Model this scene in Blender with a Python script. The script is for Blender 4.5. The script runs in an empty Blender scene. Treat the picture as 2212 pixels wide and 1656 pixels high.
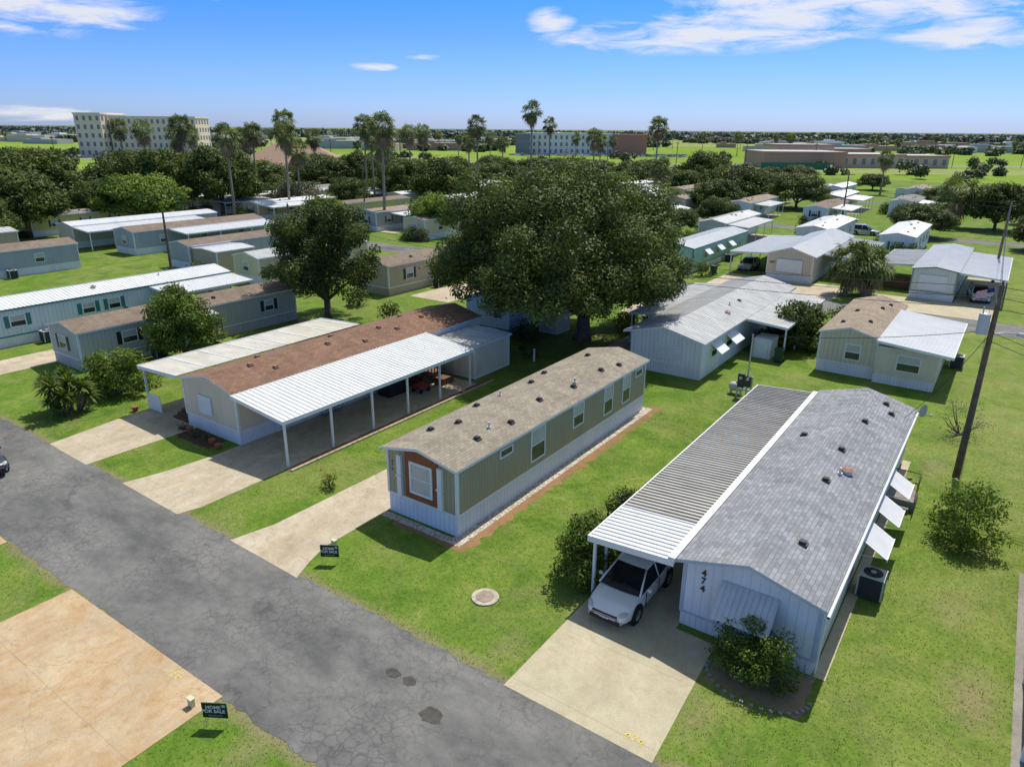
import bpy, math, random
import numpy as np
from mathutils import Vector, Matrix
random.seed(7); rng=np.random.default_rng(7)
sc=bpy.context.scene
R=math.radians
# ------------------------------------------------------------------ materials
def newmat(name):
    m=bpy.data.materials.new(name); m.use_nodes=True
    nt=m.node_tree; b=nt.nodes["Principled BSDF"]
    return m,nt,b
def N(nt,t,**kw):
    n=nt.nodes.new(t)
    for k,v in kw.items(): setattr(n,k,v)
    return n
def math_(nt,op,a,b=None,c=None):
    n=N(nt,"ShaderNodeMath",operation=op)
    for i,v in enumerate((a,b,c)):
        if v is None: continue
        if isinstance(v,(int,float)): n.inputs[i].default_value=v
        else: nt.links.new(v,n.inputs[i])
    return n.outputs[0]
def mixc(nt,fac,a,b,mode='MIX'):
    n=N(nt,"ShaderNodeMix",data_type='RGBA',blend_type=mode)
    for i,v in ((0,fac),(6,a),(7,b)):
        if isinstance(v,(int,float)): n.inputs[i].default_value=v
        elif isinstance(v,tuple): n.inputs[i].default_value=(*v[:3],1)
        else: nt.links.new(v,n.inputs[i])
    return n.outputs[2]
def noise(nt,vec,scale,detail=4,rough=.55,dist=0):
    n=N(nt,"ShaderNodeTexNoise"); n.inputs['Scale'].default_value=scale
    n.inputs['Detail'].default_value=detail; n.inputs['Roughness'].default_value=rough
    n.inputs['Distortion'].default_value=dist
    if vec is not None: nt.links.new(vec,n.inputs['Vector'])
    return n.outputs['Fac']
def ramp(nt,fac,stops):
    n=N(nt,"ShaderNodeValToRGB"); nt.links.new(fac,n.inputs[0])
    e=n.color_ramp.elements
    while len(e)<len(stops): e.new(.5)
    for i,(p,c) in enumerate(stops):
        e[i].position=p
        e[i].color=(c,c,c,1) if isinstance(c,(int,float)) else (*c[:3],1)
    return n.outputs[0]
def objco(nt): return N(nt,"ShaderNodeTexCoord").outputs['Object']
def mapping(nt,vec,scale=(1,1,1),loc=(0,0,0)):
    n=N(nt,"ShaderNodeMapping"); n.inputs['Scale'].default_value=scale; n.inputs['Location'].default_value=loc
    nt.links.new(vec,n.inputs[0]); return n.outputs[0]
def bump(nt,b,h,strength=.4,dist=.02):
    n=N(nt,"ShaderNodeBump"); n.inputs['Strength'].default_value=strength; n.inputs['Distance'].default_value=dist
    nt.links.new(h,n.inputs['Height']); nt.links.new(n.outputs[0],b.inputs['Normal'])
def mul(c,k): return tuple(x*k for x in c)
_c={}
def plain(name,col,rough=.6,metal=0,var=.12,scale=1.5,spec=.4):
    k=('p',name)
    if k in _c: return _c[k]
    m,nt,b=newmat(name); co=objco(nt)
    f=noise(nt,co,scale,5,.6)
    c=ramp(nt,f,[(.3,mul(col,1-var)),(.7,mul(col,1+var*.6))])
    nt.links.new(c,b.inputs['Base Color']); b.inputs['Roughness'].default_value=rough
    b.inputs['Metallic'].default_value=metal; b.inputs['Specular IOR Level'].default_value=spec
    _c[k]=m; return m
def siding(name,col,mode='V',pitch=.2,depth=.5,rough=.6):
    k=('s',name)
    if k in _c: return _c[k]
    m,nt,b=newmat(name); co=objco(nt)
    sp=N(nt,"ShaderNodeSeparateXYZ"); nt.links.new(co,sp.inputs[0])
    if mode=='V': v=math_(nt,'ADD',sp.outputs[0],sp.outputs[1])
    else: v=sp.outputs[2]
    fr=math_(nt,'FRACT',math_(nt,'DIVIDE',v,pitch))
    if mode=='V':
        g=ramp(nt,fr,[(0,0),(.04,0),(.12,1),(.90,1),(.97,0)])
    else:
        g=ramp(nt,fr,[(0,1),(.85,.75),(.9,0),(.97,0),(1,1)])
    f=noise(nt,mapping(nt,co,(1,1,.25)),1.3,5,.65)
    c=ramp(nt,f,[(.3,mul(col,.88)),(.7,mul(col,1.05))])
    st=noise(nt,mapping(nt,co,(5,5,.4)),1.5,3,.6)
    c=mixc(nt,math_(nt,'MULTIPLY',ramp(nt,st,[(.5,0),(.75,1)]),.25),c,mul(col,.7))
    c=mixc(nt,math_(nt,'MULTIPLY',math_(nt,'SUBTRACT',1,g),depth),c,mul(col,.35))
    nt.links.new(c,b.inputs['Base Color']); b.inputs['Roughness'].default_value=rough
    b.inputs['Specular IOR Level'].default_value=.3
    bump(nt,b,g,.25,.008)
    _c[k]=m; return m
def shingle(name,col,contrast=.3):
    k=('sh',name)
    if k in _c: return _c[k]
    m,nt,b=newmat(name); co=objco(nt)
    sp=N(nt,"ShaderNodeSeparateXYZ"); nt.links.new(co,sp.inputs[0])
    cb=N(nt,"ShaderNodeCombineXYZ"); nt.links.new(sp.outputs[1],cb.inputs[0]); nt.links.new(sp.outputs[0],cb.inputs[1])
    br=N(nt,"ShaderNodeTexBrick"); nt.links.new(cb.outputs[0],br.inputs[0])
    br.inputs['Scale'].default_value=1; br.inputs['Brick Width'].default_value=.32; br.inputs['Row Height'].default_value=.145
    br.inputs['Mortar Size'].default_value=.012; br.inputs['Mortar Smooth'].default_value=.3
    br.inputs['Color1'].default_value=(*mul(col,1-contrast),1); br.inputs['Color2'].default_value=(*mul(col,1+contrast*.8),1)
    br.inputs['Mortar'].default_value=(*mul(col,.6),1)
    f=noise(nt,co,.6,6,.65); f2=noise(nt,co,40,2,.7)
    st=noise(nt,mapping(nt,co,(.35,3,1)),1.,5,.7)
    c=mixc(nt,1,br.outputs[0],ramp(nt,f,[(.3,.82),(.7,1.14)]),'MULTIPLY')
    c=mixc(nt,1,c,ramp(nt,st,[(.35,.88),(.65,1.06)]),'MULTIPLY')
    c=mixc(nt,1,c,ramp(nt,f2,[(.3,.8),(.7,1.15)]),'MULTIPLY')
    nt.links.new(c,b.inputs['Base Color']); b.inputs['Roughness'].default_value=.9; b.inputs['Specular IOR Level'].default_value=.2
    _c[k]=m; return m
def metalroof(name,col,dirt=.35,rough=.45,stripe=None):
    k=('mr',name)
    if k in _c: return _c[k]
    m,nt,b=newmat(name); co=objco(nt)
    f=noise(nt,mapping(nt,co,(.5,1.5,1)),1.2,7,.7)
    c=ramp(nt,f,[(.3,mul(col,1-dirt)),(.62,col)])
    if stripe:
        sp=N(nt,"ShaderNodeSeparateXYZ"); nt.links.new(co,sp.inputs[0])
        fr=math_(nt,'FRACT',math_(nt,'DIVIDE',sp.outputs[1],stripe[0]))
        g=ramp(nt,fr,[(0,1),(.45,1),(.55,0),(.95,0),(1,1)])
        wv=ramp(nt,noise(nt,mapping(nt,co,(.4,2.5,1)),1.,5,.7),[(.3,.55),(.65,1)])
        c=mixc(nt,math_(nt,'MULTIPLY',math_(nt,'MULTIPLY',g,stripe[1]),wv),c,(col[0]*.3,col[1]*.27,col[2]*.24))
    nt.links.new(c,b.inputs['Base Color']); b.inputs['Roughness'].default_value=rough; b.inputs['Specular IOR Level'].default_value=.4
    _c[k]=m; return m
def grassmat():
    m,nt,b=newmat("lawn_grass"); co=objco(nt)
    big=noise(nt,co,.06,5,.6); mid=noise(nt,co,.45,10,.78,.5); fine=noise(nt,co,5,7,.82); vf=noise(nt,co,22,3,.8)
    c=ramp(nt,mid,[(.34,(.062,.125,.016)),(.45,(.10,.175,.022)),(.54,(.145,.22,.032)),(.66,(.225,.27,.060))])
    dry=ramp(nt,noise(nt,co,.17,10,.8,.7),[(.47,0),(.62,1)])
    c=mixc(nt,math_(nt,'MULTIPLY',dry,.6),c,(.26,.245,.10))
    c=mixc(nt,ramp(nt,big,[(.35,0),(.65,.4)]),c,(.10,.19,.024))
    sp=N(nt,"ShaderNodeSeparateXYZ"); nt.links.new(co,sp.inputs[0])
    e=ramp(nt,math_(nt,'DIVIDE',math_(nt,'ADD',sp.outputs[0],10.),14.),[(.45,0),(1,.6)])
    c=mixc(nt,math_(nt,'MULTIPLY',e,ramp(nt,noise(nt,co,.5,8,.78,.3),[(.38,.1),(.6,1)])),c,(.27,.27,.095))
    def spot(x,y,r0,r1,amt,c):
        d=N(nt,"ShaderNodeVectorMath",operation='DISTANCE'); nt.links.new(mapping(nt,co,(1,.55,1)),d.inputs[0]); d.inputs[1].default_value=(x,y*.55,0)
        k=math_(nt,'ADD',d.outputs['Value'],math_(nt,'MULTIPLY',math_(nt,'SUBTRACT',noise(nt,co,2.2,6,.75),.5),2.2))
        return mixc(nt,math_(nt,'MULTIPLY',ramp(nt,k,[(max(0,r0),1),(r1,0)]),amt),c,(.27,.215,.13))
    c=spot(1.7,21.8,.1,1.0,.7,c); c=spot(.9,26.5,.0,.9,.3,c); c=spot(-4.8,16.3,.0,.8,.5,c); c=spot(-1.,39,.1,.9,.5,c); c=spot(-14.3,8.2,.1,.8,.5,c); c=spot(-10.9,15.6,.0,.8,.4,c)
    yv=math_(nt,'ADD',sp.outputs[1],math_(nt,'MULTIPLY',math_(nt,'SUBTRACT',noise(nt,co,1.7,6,.7),.5),1.1))
    for yy in (14.15,8.85):
        k=math_(nt,'ABSOLUTE',math_(nt,'SUBTRACT',yv,yy)); c=mixc(nt,ramp(nt,k,[(.12,.8),(.5,0)]),c,(.23,.20,.11))
    c=mixc(nt,1,c,ramp(nt,fine,[(.3,.68),(.7,1.26)]),'MULTIPLY')
    c=mixc(nt,1,c,ramp(nt,vf,[(.3,.8),(.7,1.13)]),'MULTIPLY')
    nt.links.new(c,b.inputs['Base Color']); b.inputs['Roughness'].default_value=.95; b.inputs['Specular IOR Level'].default_value=.1
    bump(nt,b,fine,.3,.015)
    return m
def fieldmat(name,c1,c2,scale=.01):
    m,nt,b=newmat(name); co=objco(nt)
    f=noise(nt,mapping(nt,co,(1,.5,1)),scale,6,.65,.3); g=noise(nt,co,scale*18,5,.7)
    c=ramp(nt,f,[(.35,c1),(.65,c2)]); c=mixc(nt,1,c,ramp(nt,g,[(.3,.78),(.7,1.15)]),'MULTIPLY')
    nt.links.new(c,b.inputs['Base Color']); b.inputs['Roughness'].default_value=1; b.inputs['Specular IOR Level'].default_value=.0
    return m
def asphaltmat():
    m,nt,b=newmat("asphalt"); co=objco(nt)
    a=noise(nt,mapping(nt,co,(.55,1.1,1)),.42,9,.66,.25); g=noise(nt,co,45,3,.8); mid=noise(nt,co,2.2,6,.7)
    c=ramp(nt,a,[(.34,(.095,.095,.096)),(.45,(.135,.133,.131)),(.56,(.175,.172,.166)),(.7,(.215,.208,.198))])
    c=mixc(nt,1,c,ramp(nt,mid,[(.3,.84),(.7,1.12)]),'MULTIPLY')
    c=mixc(nt,1,c,ramp(nt,g,[(.3,.84),(.7,1.13)]),'MULTIPLY')
    def crack(scale,wid,dis):
        n=noise(nt,co,1.5,4,.6)
        vv=N(nt,"ShaderNodeVectorMath",operation='ADD'); nt.links.new(co,vv.inputs[0])
        cc=N(nt,"ShaderNodeCombineXYZ"); nt.links.new(math_(nt,'MULTIPLY',n,dis),cc.inputs[0]); nt.links.new(math_(nt,'MULTIPLY',noise(nt,co,2.3,4,.6),dis),cc.inputs[1])
        nt.links.new(cc.outputs[0],vv.inputs[1])
        v=N(nt,"ShaderNodeTexVoronoi",feature='DISTANCE_TO_EDGE'); v.inputs['Scale'].default_value=scale; nt.links.new(vv.outputs[0],v.inputs[0])
        return ramp(nt,v.outputs['Distance'],[(0,1),(wid,0)])
    k1=math_(nt,'MULTIPLY',crack(3.0,.08,.5),ramp(nt,noise(nt,co,.35,4,.65),[(.42,.0),(.6,.55)]))
    k2=math_(nt,'MULTIPLY',crack(.35,.006,1.2),.6)
    c=mixc(nt,math_(nt,'MAXIMUM',k1,k2),c,(.05,.05,.05))
    nt.links.new(c,b.inputs['Base Color']); b.inputs['Roughness'].default_value=.85; b.inputs['Specular IOR Level'].default_value=.3
    return m
def concretemat(name,col,stain=(.3,.2,.11),samt=.5,joint=3.,crk=.5):
    m,nt,b=newmat(name); co=objco(nt)
    a=noise(nt,co,.5,7,.7,.5); g=noise(nt,co,22,4,.8); s=noise(nt,mapping(nt,co,(1,.6,1)),.8,7,.75,.8); s2=noise(nt,co,2.6,6,.75,.4)
    c=ramp(nt,a,[(.3,mul(col,.8)),(.7,mul(col,1.12))])
    c=mixc(nt,math_(nt,'MULTIPLY',ramp(nt,s,[(.42,0),(.68,1)]),samt),c,stain)
    c=mixc(nt,math_(nt,'MULTIPLY',ramp(nt,s2,[(.5,0),(.68,1)]),samt*.6),c,mul(stain,.75))
    c=mixc(nt,1,c,ramp(nt,g,[(.3,.85),(.7,1.1)]),'MULTIPLY')
    v=N(nt,"ShaderNodeTexVoronoi",feature='DISTANCE_TO_EDGE'); v.inputs['Scale'].default_value=.35
    vv=N(nt,"ShaderNodeVectorMath",operation='ADD'); nt.links.new(co,vv.inputs[0])
    cc=N(nt,"ShaderNodeCombineXYZ"); nt.links.new(math_(nt,'MULTIPLY',noise(nt,co,1.1,4),2.),cc.inputs[0]); nt.links.new(cc.outputs[0],vv.inputs[1]); nt.links.new(vv.outputs[0],v.inputs[0])
    c=mixc(nt,math_(nt,'MULTIPLY',ramp(nt,v.outputs['Distance'],[(0,1),(.004,0)]),crk),c,mul(col,.3))
    sp=N(nt,"ShaderNodeSeparateXYZ"); nt.links.new(co,sp.inputs[0])
    fr=math_(nt,'FRACT',math_(nt,'DIVIDE',sp.outputs[1],joint))
    c=mixc(nt,ramp(nt,fr,[(0,.6),(.009,0)]),c,mul(col,.35))
    nt.links.new(c,b.inputs['Base Color']); b.inputs['Roughness'].default_value=.9; b.inputs['Specular IOR Level'].default_value=.2
    return m
def leafmat(name,dark,light,trans=.25):
    m,nt,b=newmat(name)
    at=N(nt,"ShaderNodeAttribute",attribute_name="tint")
    oi=N(nt,"ShaderNodeObjectInfo")
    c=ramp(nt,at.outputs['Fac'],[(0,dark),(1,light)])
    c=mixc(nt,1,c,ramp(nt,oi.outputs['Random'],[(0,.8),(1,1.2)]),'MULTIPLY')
    nt.links.new(c,b.inputs['Base Color']); b.inputs['Roughness'].default_value=.55; b.inputs['Specular IOR Level'].default_value=.2
    tr=N(nt,"ShaderNodeBsdfTranslucent"); nt.links.new(mixc(nt,1,c,(1.15,1.25,.5),'MULTIPLY'),tr.inputs[0])
    mx=N(nt,"ShaderNodeMixShader"); mx.inputs[0].default_value=trans
    nt.links.new(b.outputs[0],mx.inputs[1]); nt.links.new(tr.outputs[0],mx.inputs[2])
    nt.links.new(mx.outputs[0],nt.nodes["Material Output"].inputs[0])
    return m
WHITE=plain("white_trim",(.76,.77,.78),.5,var=.08)
GLASS=plain("window_glass",(.03,.035,.04),.08,var=.3,spec=.8)
BLIND=plain("window_blind",(.48,.49,.47),.25,var=.15,spec=.6)
DARK=plain("dark_plastic",(.02,.02,.022),.5)
BLACK=plain("tyre_rubber",(.015,.015,.015),.8)
WOOD=plain("brown_wood",(.16,.075,.04),.7,var=.3)
BARK=plain("tree_bark",(.15,.12,.09),.95,var=.5,scale=4)
PALMBARK=plain("palm_bark",(.30,.25,.20),.95,var=.4,scale=3)
POLEW=plain("utility_pole_wood",(.15,.105,.075),.9,var=.4,scale=3)
SKIRT=siding("skirting_white",(.76,.77,.78),'V',.2,.35)
SKIRTB=siding("skirting_bluewhite",(.70,.75,.82),'V',.25,.3)
ALU=plain("aluminium",(.5,.5,.52),.35,.6)
MROOF=metalroof("white_metal_roof",(.72,.73,.74),.18)
MROOF2=metalroof("weathered_metal_roof",(.56,.56,.55),.38)
GRASS=grassmat(); ASPH=asphaltmat()
CONC=concretemat("concrete_driveway",(.52,.455,.35),(.33,.245,.15),.65)
CONCO=concretemat("concrete_stained_orange",(.50,.395,.26),(.42,.25,.115),.8)
CONCP=concretemat("concrete_pale",(.50,.45,.325),(.38,.31,.20),.55,joint=2.9,crk=.1)
CONCD=concretemat("concrete_grey",(.31,.29,.265),(.2,.17,.13),.5)
LEAF=leafmat("oak_leaves",(.018,.036,.008),(.165,.21,.048),.24)
LEAF2=leafmat("bright_leaves",(.04,.08,.012),(.23,.31,.05),.28)
LEAFG=leafmat("grey_leaves",(.08,.085,.055),(.26,.26,.17),.2)
LEAFP=leafmat("palm_leaves",(.06,.085,.02),(.22,.26,.08),.2)
LEAFD=leafmat("dead_palm_leaves",(.16,.11,.065),(.33,.26,.16),.2)
LEAFH=leafmat("distant_leaves",(.055,.078,.038),(.14,.17,.075),.1)  # paler, greyer greens: distance haze put into the leaf colour
LEAFVH=leafmat("hazy_distant_leaves",(.11,.145,.125),(.18,.22,.175),.05)  # blue-grey of the horizon haze mixed straight into these leaf colours
REDF=plain("red_flowers",(.5,.03,.02),.6)
# ------------------------------------------------------------------ mesh builder
class MB:
    def __init__(s): s.v=[];s.f=[];s.m=[]
    def face(s,pts,mi=0):
        n=len(s.v); s.v+= [tuple(p) for p in pts]; s.f.append(tuple(range(n,n+len(pts)))); s.m.append(mi)
    def box(s,x0,x1,y0,y1,z0,z1,mi=0,top=True,bot=True):
        n=len(s.v)
        s.v+=[(x0,y0,z0),(x1,y0,z0),(x1,y1,z0),(x0,y1,z0),(x0,y0,z1),(x1,y0,z1),(x1,y1,z1),(x0,y1,z1)]
        F=[(0,1,5,4),(1,2,6,5),(2,3,7,6),(3,0,4,7)]
        if top: F.append((4,5,6,7))
        if bot: F.append((3,2,1,0))
        for f in F: s.f.append(tuple(n+i for i in f)); s.m.append(mi)
    def tube(s,pts,rad,n=8,mi=0,cap=True):
        base=len(s.v); k=len(pts)
        for i,p in enumerate(pts):
            p=Vector(p)
            d=(Vector(pts[min(i+1,k-1)])-Vector(pts[max(i-1,0)])).normalized()
            u=d.cross(Vector((0,0,1)))
            if u.length<.1: u=d.cross(Vector((1,0,0)))
            u.normalize(); w=d.cross(u)
            r=rad[i] if isinstance(rad,(list,tuple)) else rad
            for j in range(n):
                a=2*math.pi*j/n; s.v.append(tuple(p+u*math.cos(a)*r+w*math.sin(a)*r))
        for i in range(k-1):
            for j in range(n):
                s.f.append((base+i*n+j,base+i*n+(j+1)%n,base+(i+1)*n+(j+1)%n,base+(i+1)*n+j)); s.m.append(mi)
        if cap:
            s.f.append(tuple(base+j for j in range(n))[::-1]); s.m.append(mi)
            s.f.append(tuple(base+(k-1)*n+j for j in range(n))); s.m.append(mi)
def link(o): sc.collection.objects.link(o); return o
def mesh_obj(name,mb,mats,origin=(0,0,0),smooth=False,parent=None):
    me=bpy.data.meshes.new(name)
    ox,oy,oz=origin
    me.from_pydata([(x-ox,y-oy,z-oz) for x,y,z in mb.v],[],mb.f)
    for m in (mats if isinstance(mats,(list,tuple)) else [mats]): me.materials.append(m)
    me.polygons.foreach_set('material_index',mb.m)
    if smooth: me.polygons.foreach_set('use_smooth',[True]*len(mb.f))
    me.update()
    o=link(bpy.data.objects.new(name,me))
    if parent is not None: o.parent=parent
    else: o.location=origin
    return o
def empty(name,loc,rz=0):
    e=link(bpy.data.objects.new(name,None)); e.location=loc; e.rotation_euler=(0,0,rz); e.empty_display_size=.5; return e
def bevel(o,w=.02,seg=2):
    m=o.modifiers.new('b','BEVEL'); m.width=w; m.segments=seg; m.limit_method='ANGLE'; return o
def text_part(name,body,size,loc,rot,mat,parent,extr=.004,align='CENTER',bold=0):
    cu=bpy.data.curves.new(name,'FONT'); cu.body=body; cu.size=size; cu.align_x=align; cu.align_y='CENTER'; cu.extrude=extr; cu.offset=bold; cu.space_line=.9
    cu.materials.append(mat); o=link(bpy.data.objects.new(name,cu)); o.location=loc; o.rotation_euler=rot; o.parent=parent; return o
# ------------------------------------------------------------------ building pieces
def window(fr,gl,side,wall,c0,c1,z0,z1,t=.07,mull=True,d=.045):
    def bx(mb,u0,u1,za,zb,p0,p1,mi=0):
        if side=='R': mb.box(wall+p0,wall+p1,u0,u1,za,zb,mi)
        elif side=='L': mb.box(wall-p1,wall-p0,u0,u1,za,zb,mi)
        elif side=='F': mb.box(u0,u1,wall-p1,wall-p0,za,zb,mi)
        else: mb.box(u0,u1,wall+p0,wall+p1,za,zb,mi)
    bx(fr,c0-t,c0,z0-t,z1+t,.0,d); bx(fr,c1,c1+t,z0-t,z1+t,.0,d)
    bx(fr,c0,c1,z1,z1+t,.0,d-.003); bx(fr,c0,c1,z0-t,z0,.0,d+.01)
    zm=(z0+z1)/2
    if mull and z1-z0>.6:
        bx(fr,c0,c1,zm-.025,zm+.025,.0,d-.01)
        bx(gl,c0,c1,z0,zm-.025,.0,.015,0); bx(gl,c0,c1,zm+.025,z1,.0,.022,1)
    else: bx(gl,c0,c1,z0,z1,.0,.015,0)
def ribbed(mb,x0,z0,x1,z1,y0,y1,pitch=.3,h=.03,mi=0):
    y=y0; prof=[]
    while y<y1-1e-4:
        for f,d in ((0,0),(.62,0),(.70,h),(.92,h)):
            yy=y+f*pitch
            if yy<y1: prof.append((yy,d))
        y+=pitch
    prof.append((y1,0))
    n=len(mb.v)
    for yy,d in prof: mb.v.append((x0,yy,z0+d)); mb.v.append((x1,yy,z1+d))
    for i in range(len(prof)-1):
        mb.f.append((n+2*i,n+2*i+1,n+2*i+3,n+2*i+2)); mb.m.append(mi)
def gable(mb,s0,s1,a0,a1,zw,rise,ov=.15,oy=.12,th=.09,xc=None,metal=False,pitch=.3):
    if xc is None: xc=(s0+s1)/2
    ze=zw+.02-rise*ov/((s1-s0)/2); zr=zw+rise+.05
    xs=(s0-ov,xc,s1+ov); y0,y1=a0-oy,a1+oy
    top=[(xs[0],ze+.05),(xs[1],zr),(xs[2],ze+.05)]; bot=[(x,z-th-.03) for x,z in top]
    for i in (0,1):
        (xa,za),(xb,zb)=top[i],top[i+1]
        mb.face([(xa,y0,za),(xb,y0,zb),(xb,y1,zb),(xa,y1,za)],0)
        (xa2,za2),(xb2,zb2)=bot[i],bot[i+1]
        mb.face([(xa2,y1,za2),(xb2,y1,zb2),(xb2,y0,zb2),(xa2,y0,za2)],1)
        mb.face([(xa2,y0,za2),(xb2,y0,zb2),(xb,y0,zb),(xa,y0,za)],1)
        mb.face([(xa2,y1,za2),(xa,y1,za),(xb,y1,zb),(xb2,y1,zb2)],1)
        if metal: ribbed(mb,xa,za+.006,xb,zb+.006,y0,y1,pitch,.03,0)
    mb.face([(xs[0],y0,top[0][1]),(xs[0],y1,top[0][1]),(xs[0],y1,bot[0][1]),(xs[0],y0,bot[0][1])],1)
    mb.face([(xs[2],y0,bot[2][1]),(xs[2],y1,bot[2][1]),(xs[2],y1,top[2][1]),(xs[2],y0,top[2][1])],1)
    return xc,zr,ze+.05
def roof_z(s0,s1,zw,rise,x,xc=None):
    if xc is None: xc=(s0+s1)/2
    h=(xc-s0) if x<xc else (s1-xc)
    return zw+.05+rise*(1-abs(x-xc)/h)
def walls(mb,s0,s1,a0,a1,z0,zw,rise,xc=None):
    if xc is None: xc=(s0+s1)/2
    mb.box(s0,s1,a0,a1,z0,zw,0,top=False)
    mb.face([(s0,a0,zw),(s1,a0,zw),(xc,a0,zw+rise)]); mb.face([(s1,a1,zw),(s0,a1,zw),(xc,a1,zw+rise)])
def home(name,s0,s1,a0,a1,wallm,roofm,trim=None,skirtm=None,sk=.8,zw=3.0,rise=.45,metal=False,wins=(),vents=(),ov=.15,xc=None,corner=True,oy=.12,pitch=.3,shutters=None):
    trim=trim or WHITE; skirtm=skirtm or SKIRT
    org=((s0+s1)/2,a0,0); e=empty(name,org)
    w=MB(); walls(w,s0,s1,a0,a1,sk,zw,rise,xc); mesh_obj('walls',w,wallm,org,parent=e)
    k=MB(); k.box(s0+.02,s1-.02,a0+.02,a1-.02,0,sk,0,top=False); mesh_obj('skirting',k,skirtm,org,parent=e)
    r=MB(); gable(r,s0,s1,a0,a1,zw,rise,ov,oy,xc=xc,metal=metal,pitch=pitch); mesh_obj('roof',r,[roofm,trim],org,parent=e)
    t=MB()
    t.box(s0-.02,s1+.02,a0-.02,a0,sk-.04,sk+.05); t.box(s1,s1+.02,a0,a1,sk-.04,sk+.05); t.box(s0-.02,s0,a0,a1,sk-.04,sk+.05)
    if corner:
        for x in (s0,s1):
            t.box(x-.025 if x==s0 else x-.1,x+.1 if x==s0 else x+.025,a0-.026,a0,sk+.05,zw)
        t.box(s1,s1+.026,a0,a0+.1,sk+.05,zw); t.box(s1,s1+.026,a1-.1,a1,sk+.05,zw)
    mesh_obj('trim',t,trim,org,parent=e)
    if wins:
        fr,gl,sh=MB(),MB(),MB()
        for q in wins:
            side,c0,c1,z0,z1=q[:5]
            wl={'R':s1,'L':s0,'F':a0,'B':a1}[side]
            window(fr,gl,side,wl,c0,c1,z0,z1)
            if shutters and z1-z0>.5:
                for u0,u1 in ((c0-.42,c0-.1),(c1+.1,c1+.42)):
                    if side=='R': sh.box(wl,wl+.03,u0,u1,z0-.05,z1+.05)
                    if side=='F': sh.box(u0,u1,wl-.03,wl,z0-.05,z1+.05)
        mesh_obj('window_frames',fr,WHITE,org,parent=e); mesh_obj('window_glass',gl,[GLASS,BLIND],org,parent=e)
        if shutters: mesh_obj('shutters',sh,shutters,org,parent=e)
    if vents:
        v=MB()
        for (x,y,kind) in vents:
            z=roof_z(s0,s1,zw,rise,x,xc)
            if kind==0:
                v.box(x-.16,x+.16,y-.14,y+.14,z-.05,z+.06,1); v.box(x-.11,x+.11,y-.1,y+.1,z+.06,z+.15,0)
            elif kind==1:
                v.tube([(x,y,z-.05),(x,y,z+.3)],.05,10,2); v.tube([(x,y,z-.05),(x,y,z+.08)],.1,10,2)
            else:
                v.tube([(x,y,z-.05),(x,y,z+.16)],.17,14,2); v.tube([(x,y,z+.16),(x,y,z+.24)],[.24,.1],14,3)
        mesh_obj('roof_vents',v,[DARK,plain('vent_flange',(.10,.09,.08),.8),plain('vent_pipe',(.6,.6,.6),.5),plain('copper_cap',(.3,.15,.09),.5)],org,parent=e)
    return e,org
def lean_roof(name,e,org,x0,z0,x1,z1,y0,y1,mat,trim=None,pitch=.3,h=.03,fascia=.14,rib=True,posts=(),postm=None,pw=.05,seams=None):
    trim=trim or WHITE; r=MB()
    xa,za,xb,zb=(x0,z0,x1,z1) if x0<x1 else (x1,z1,x0,z0)
    if rib: ribbed(r,xa,za,xb,zb,y0,y1,pitch,h)
    else: r.face([(xa,y0,za),(xb,y0,zb),(xb,y1,zb),(xa,y1,za)])
    r.face([(xa,y1,za-.03),(xb,y1,zb-.03),(xb,y0,zb-.03),(xa,y0,za-.03)],0)
    mesh_obj(name,r,mat,org,parent=e)
    f=MB(); o=x1; sgn=1 if x1>x0 else -1
    f.box(min(o,o+sgn*.05),max(o,o+sgn*.05),y0-.04,y1+.04,z1-fascia,z1+.045)
    for ya,yb in ((y0-.04,y0),(y1,y1+.04)):
        n=len(f.v)
        f.v+=[(xa,ya,za-fascia),(xb,ya,zb-fascia),(xb,yb,zb-fascia),(xa,yb,za-fascia),(xa,ya,za+.04),(xb,ya,zb+.04),(xb,yb,zb+.04),(xa,yb,za+.04)]
        for q in [(0,1,5,4),(1,2,6,5),(2,3,7,6),(3,0,4,7),(4,5,6,7),(3,2,1,0)]: f.f.append(tuple(n+i for i in q)); f.m.append(0)
    if seams:
        y=y0+seams
        while y<y1-.3:
            n=len(f.v)
            f.v+=[(xa,y-.04,za-.02),(xb,y-.04,zb-.02),(xb,y+.04,zb-.02),(xa,y+.04,za-.02),(xa,y-.04,za+.03),(xb,y-.04,zb+.03),(xb,y+.04,zb+.03),(xa,y+.04,za+.03)]
            for q in [(0,1,5,4),(1,2,6,5),(2,3,7,6),(3,0,4,7),(4,5,6,7)]: f.f.append(tuple(n+i for i in q)); f.m.append(0)
            y+=seams
    for (px,py) in posts:
        f.box(px-pw,px+pw,py-pw,py+pw,0.02,z1-fascia+.02)
    mesh_obj(name+'_frame',f,postm or trim,org,parent=e)
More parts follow.
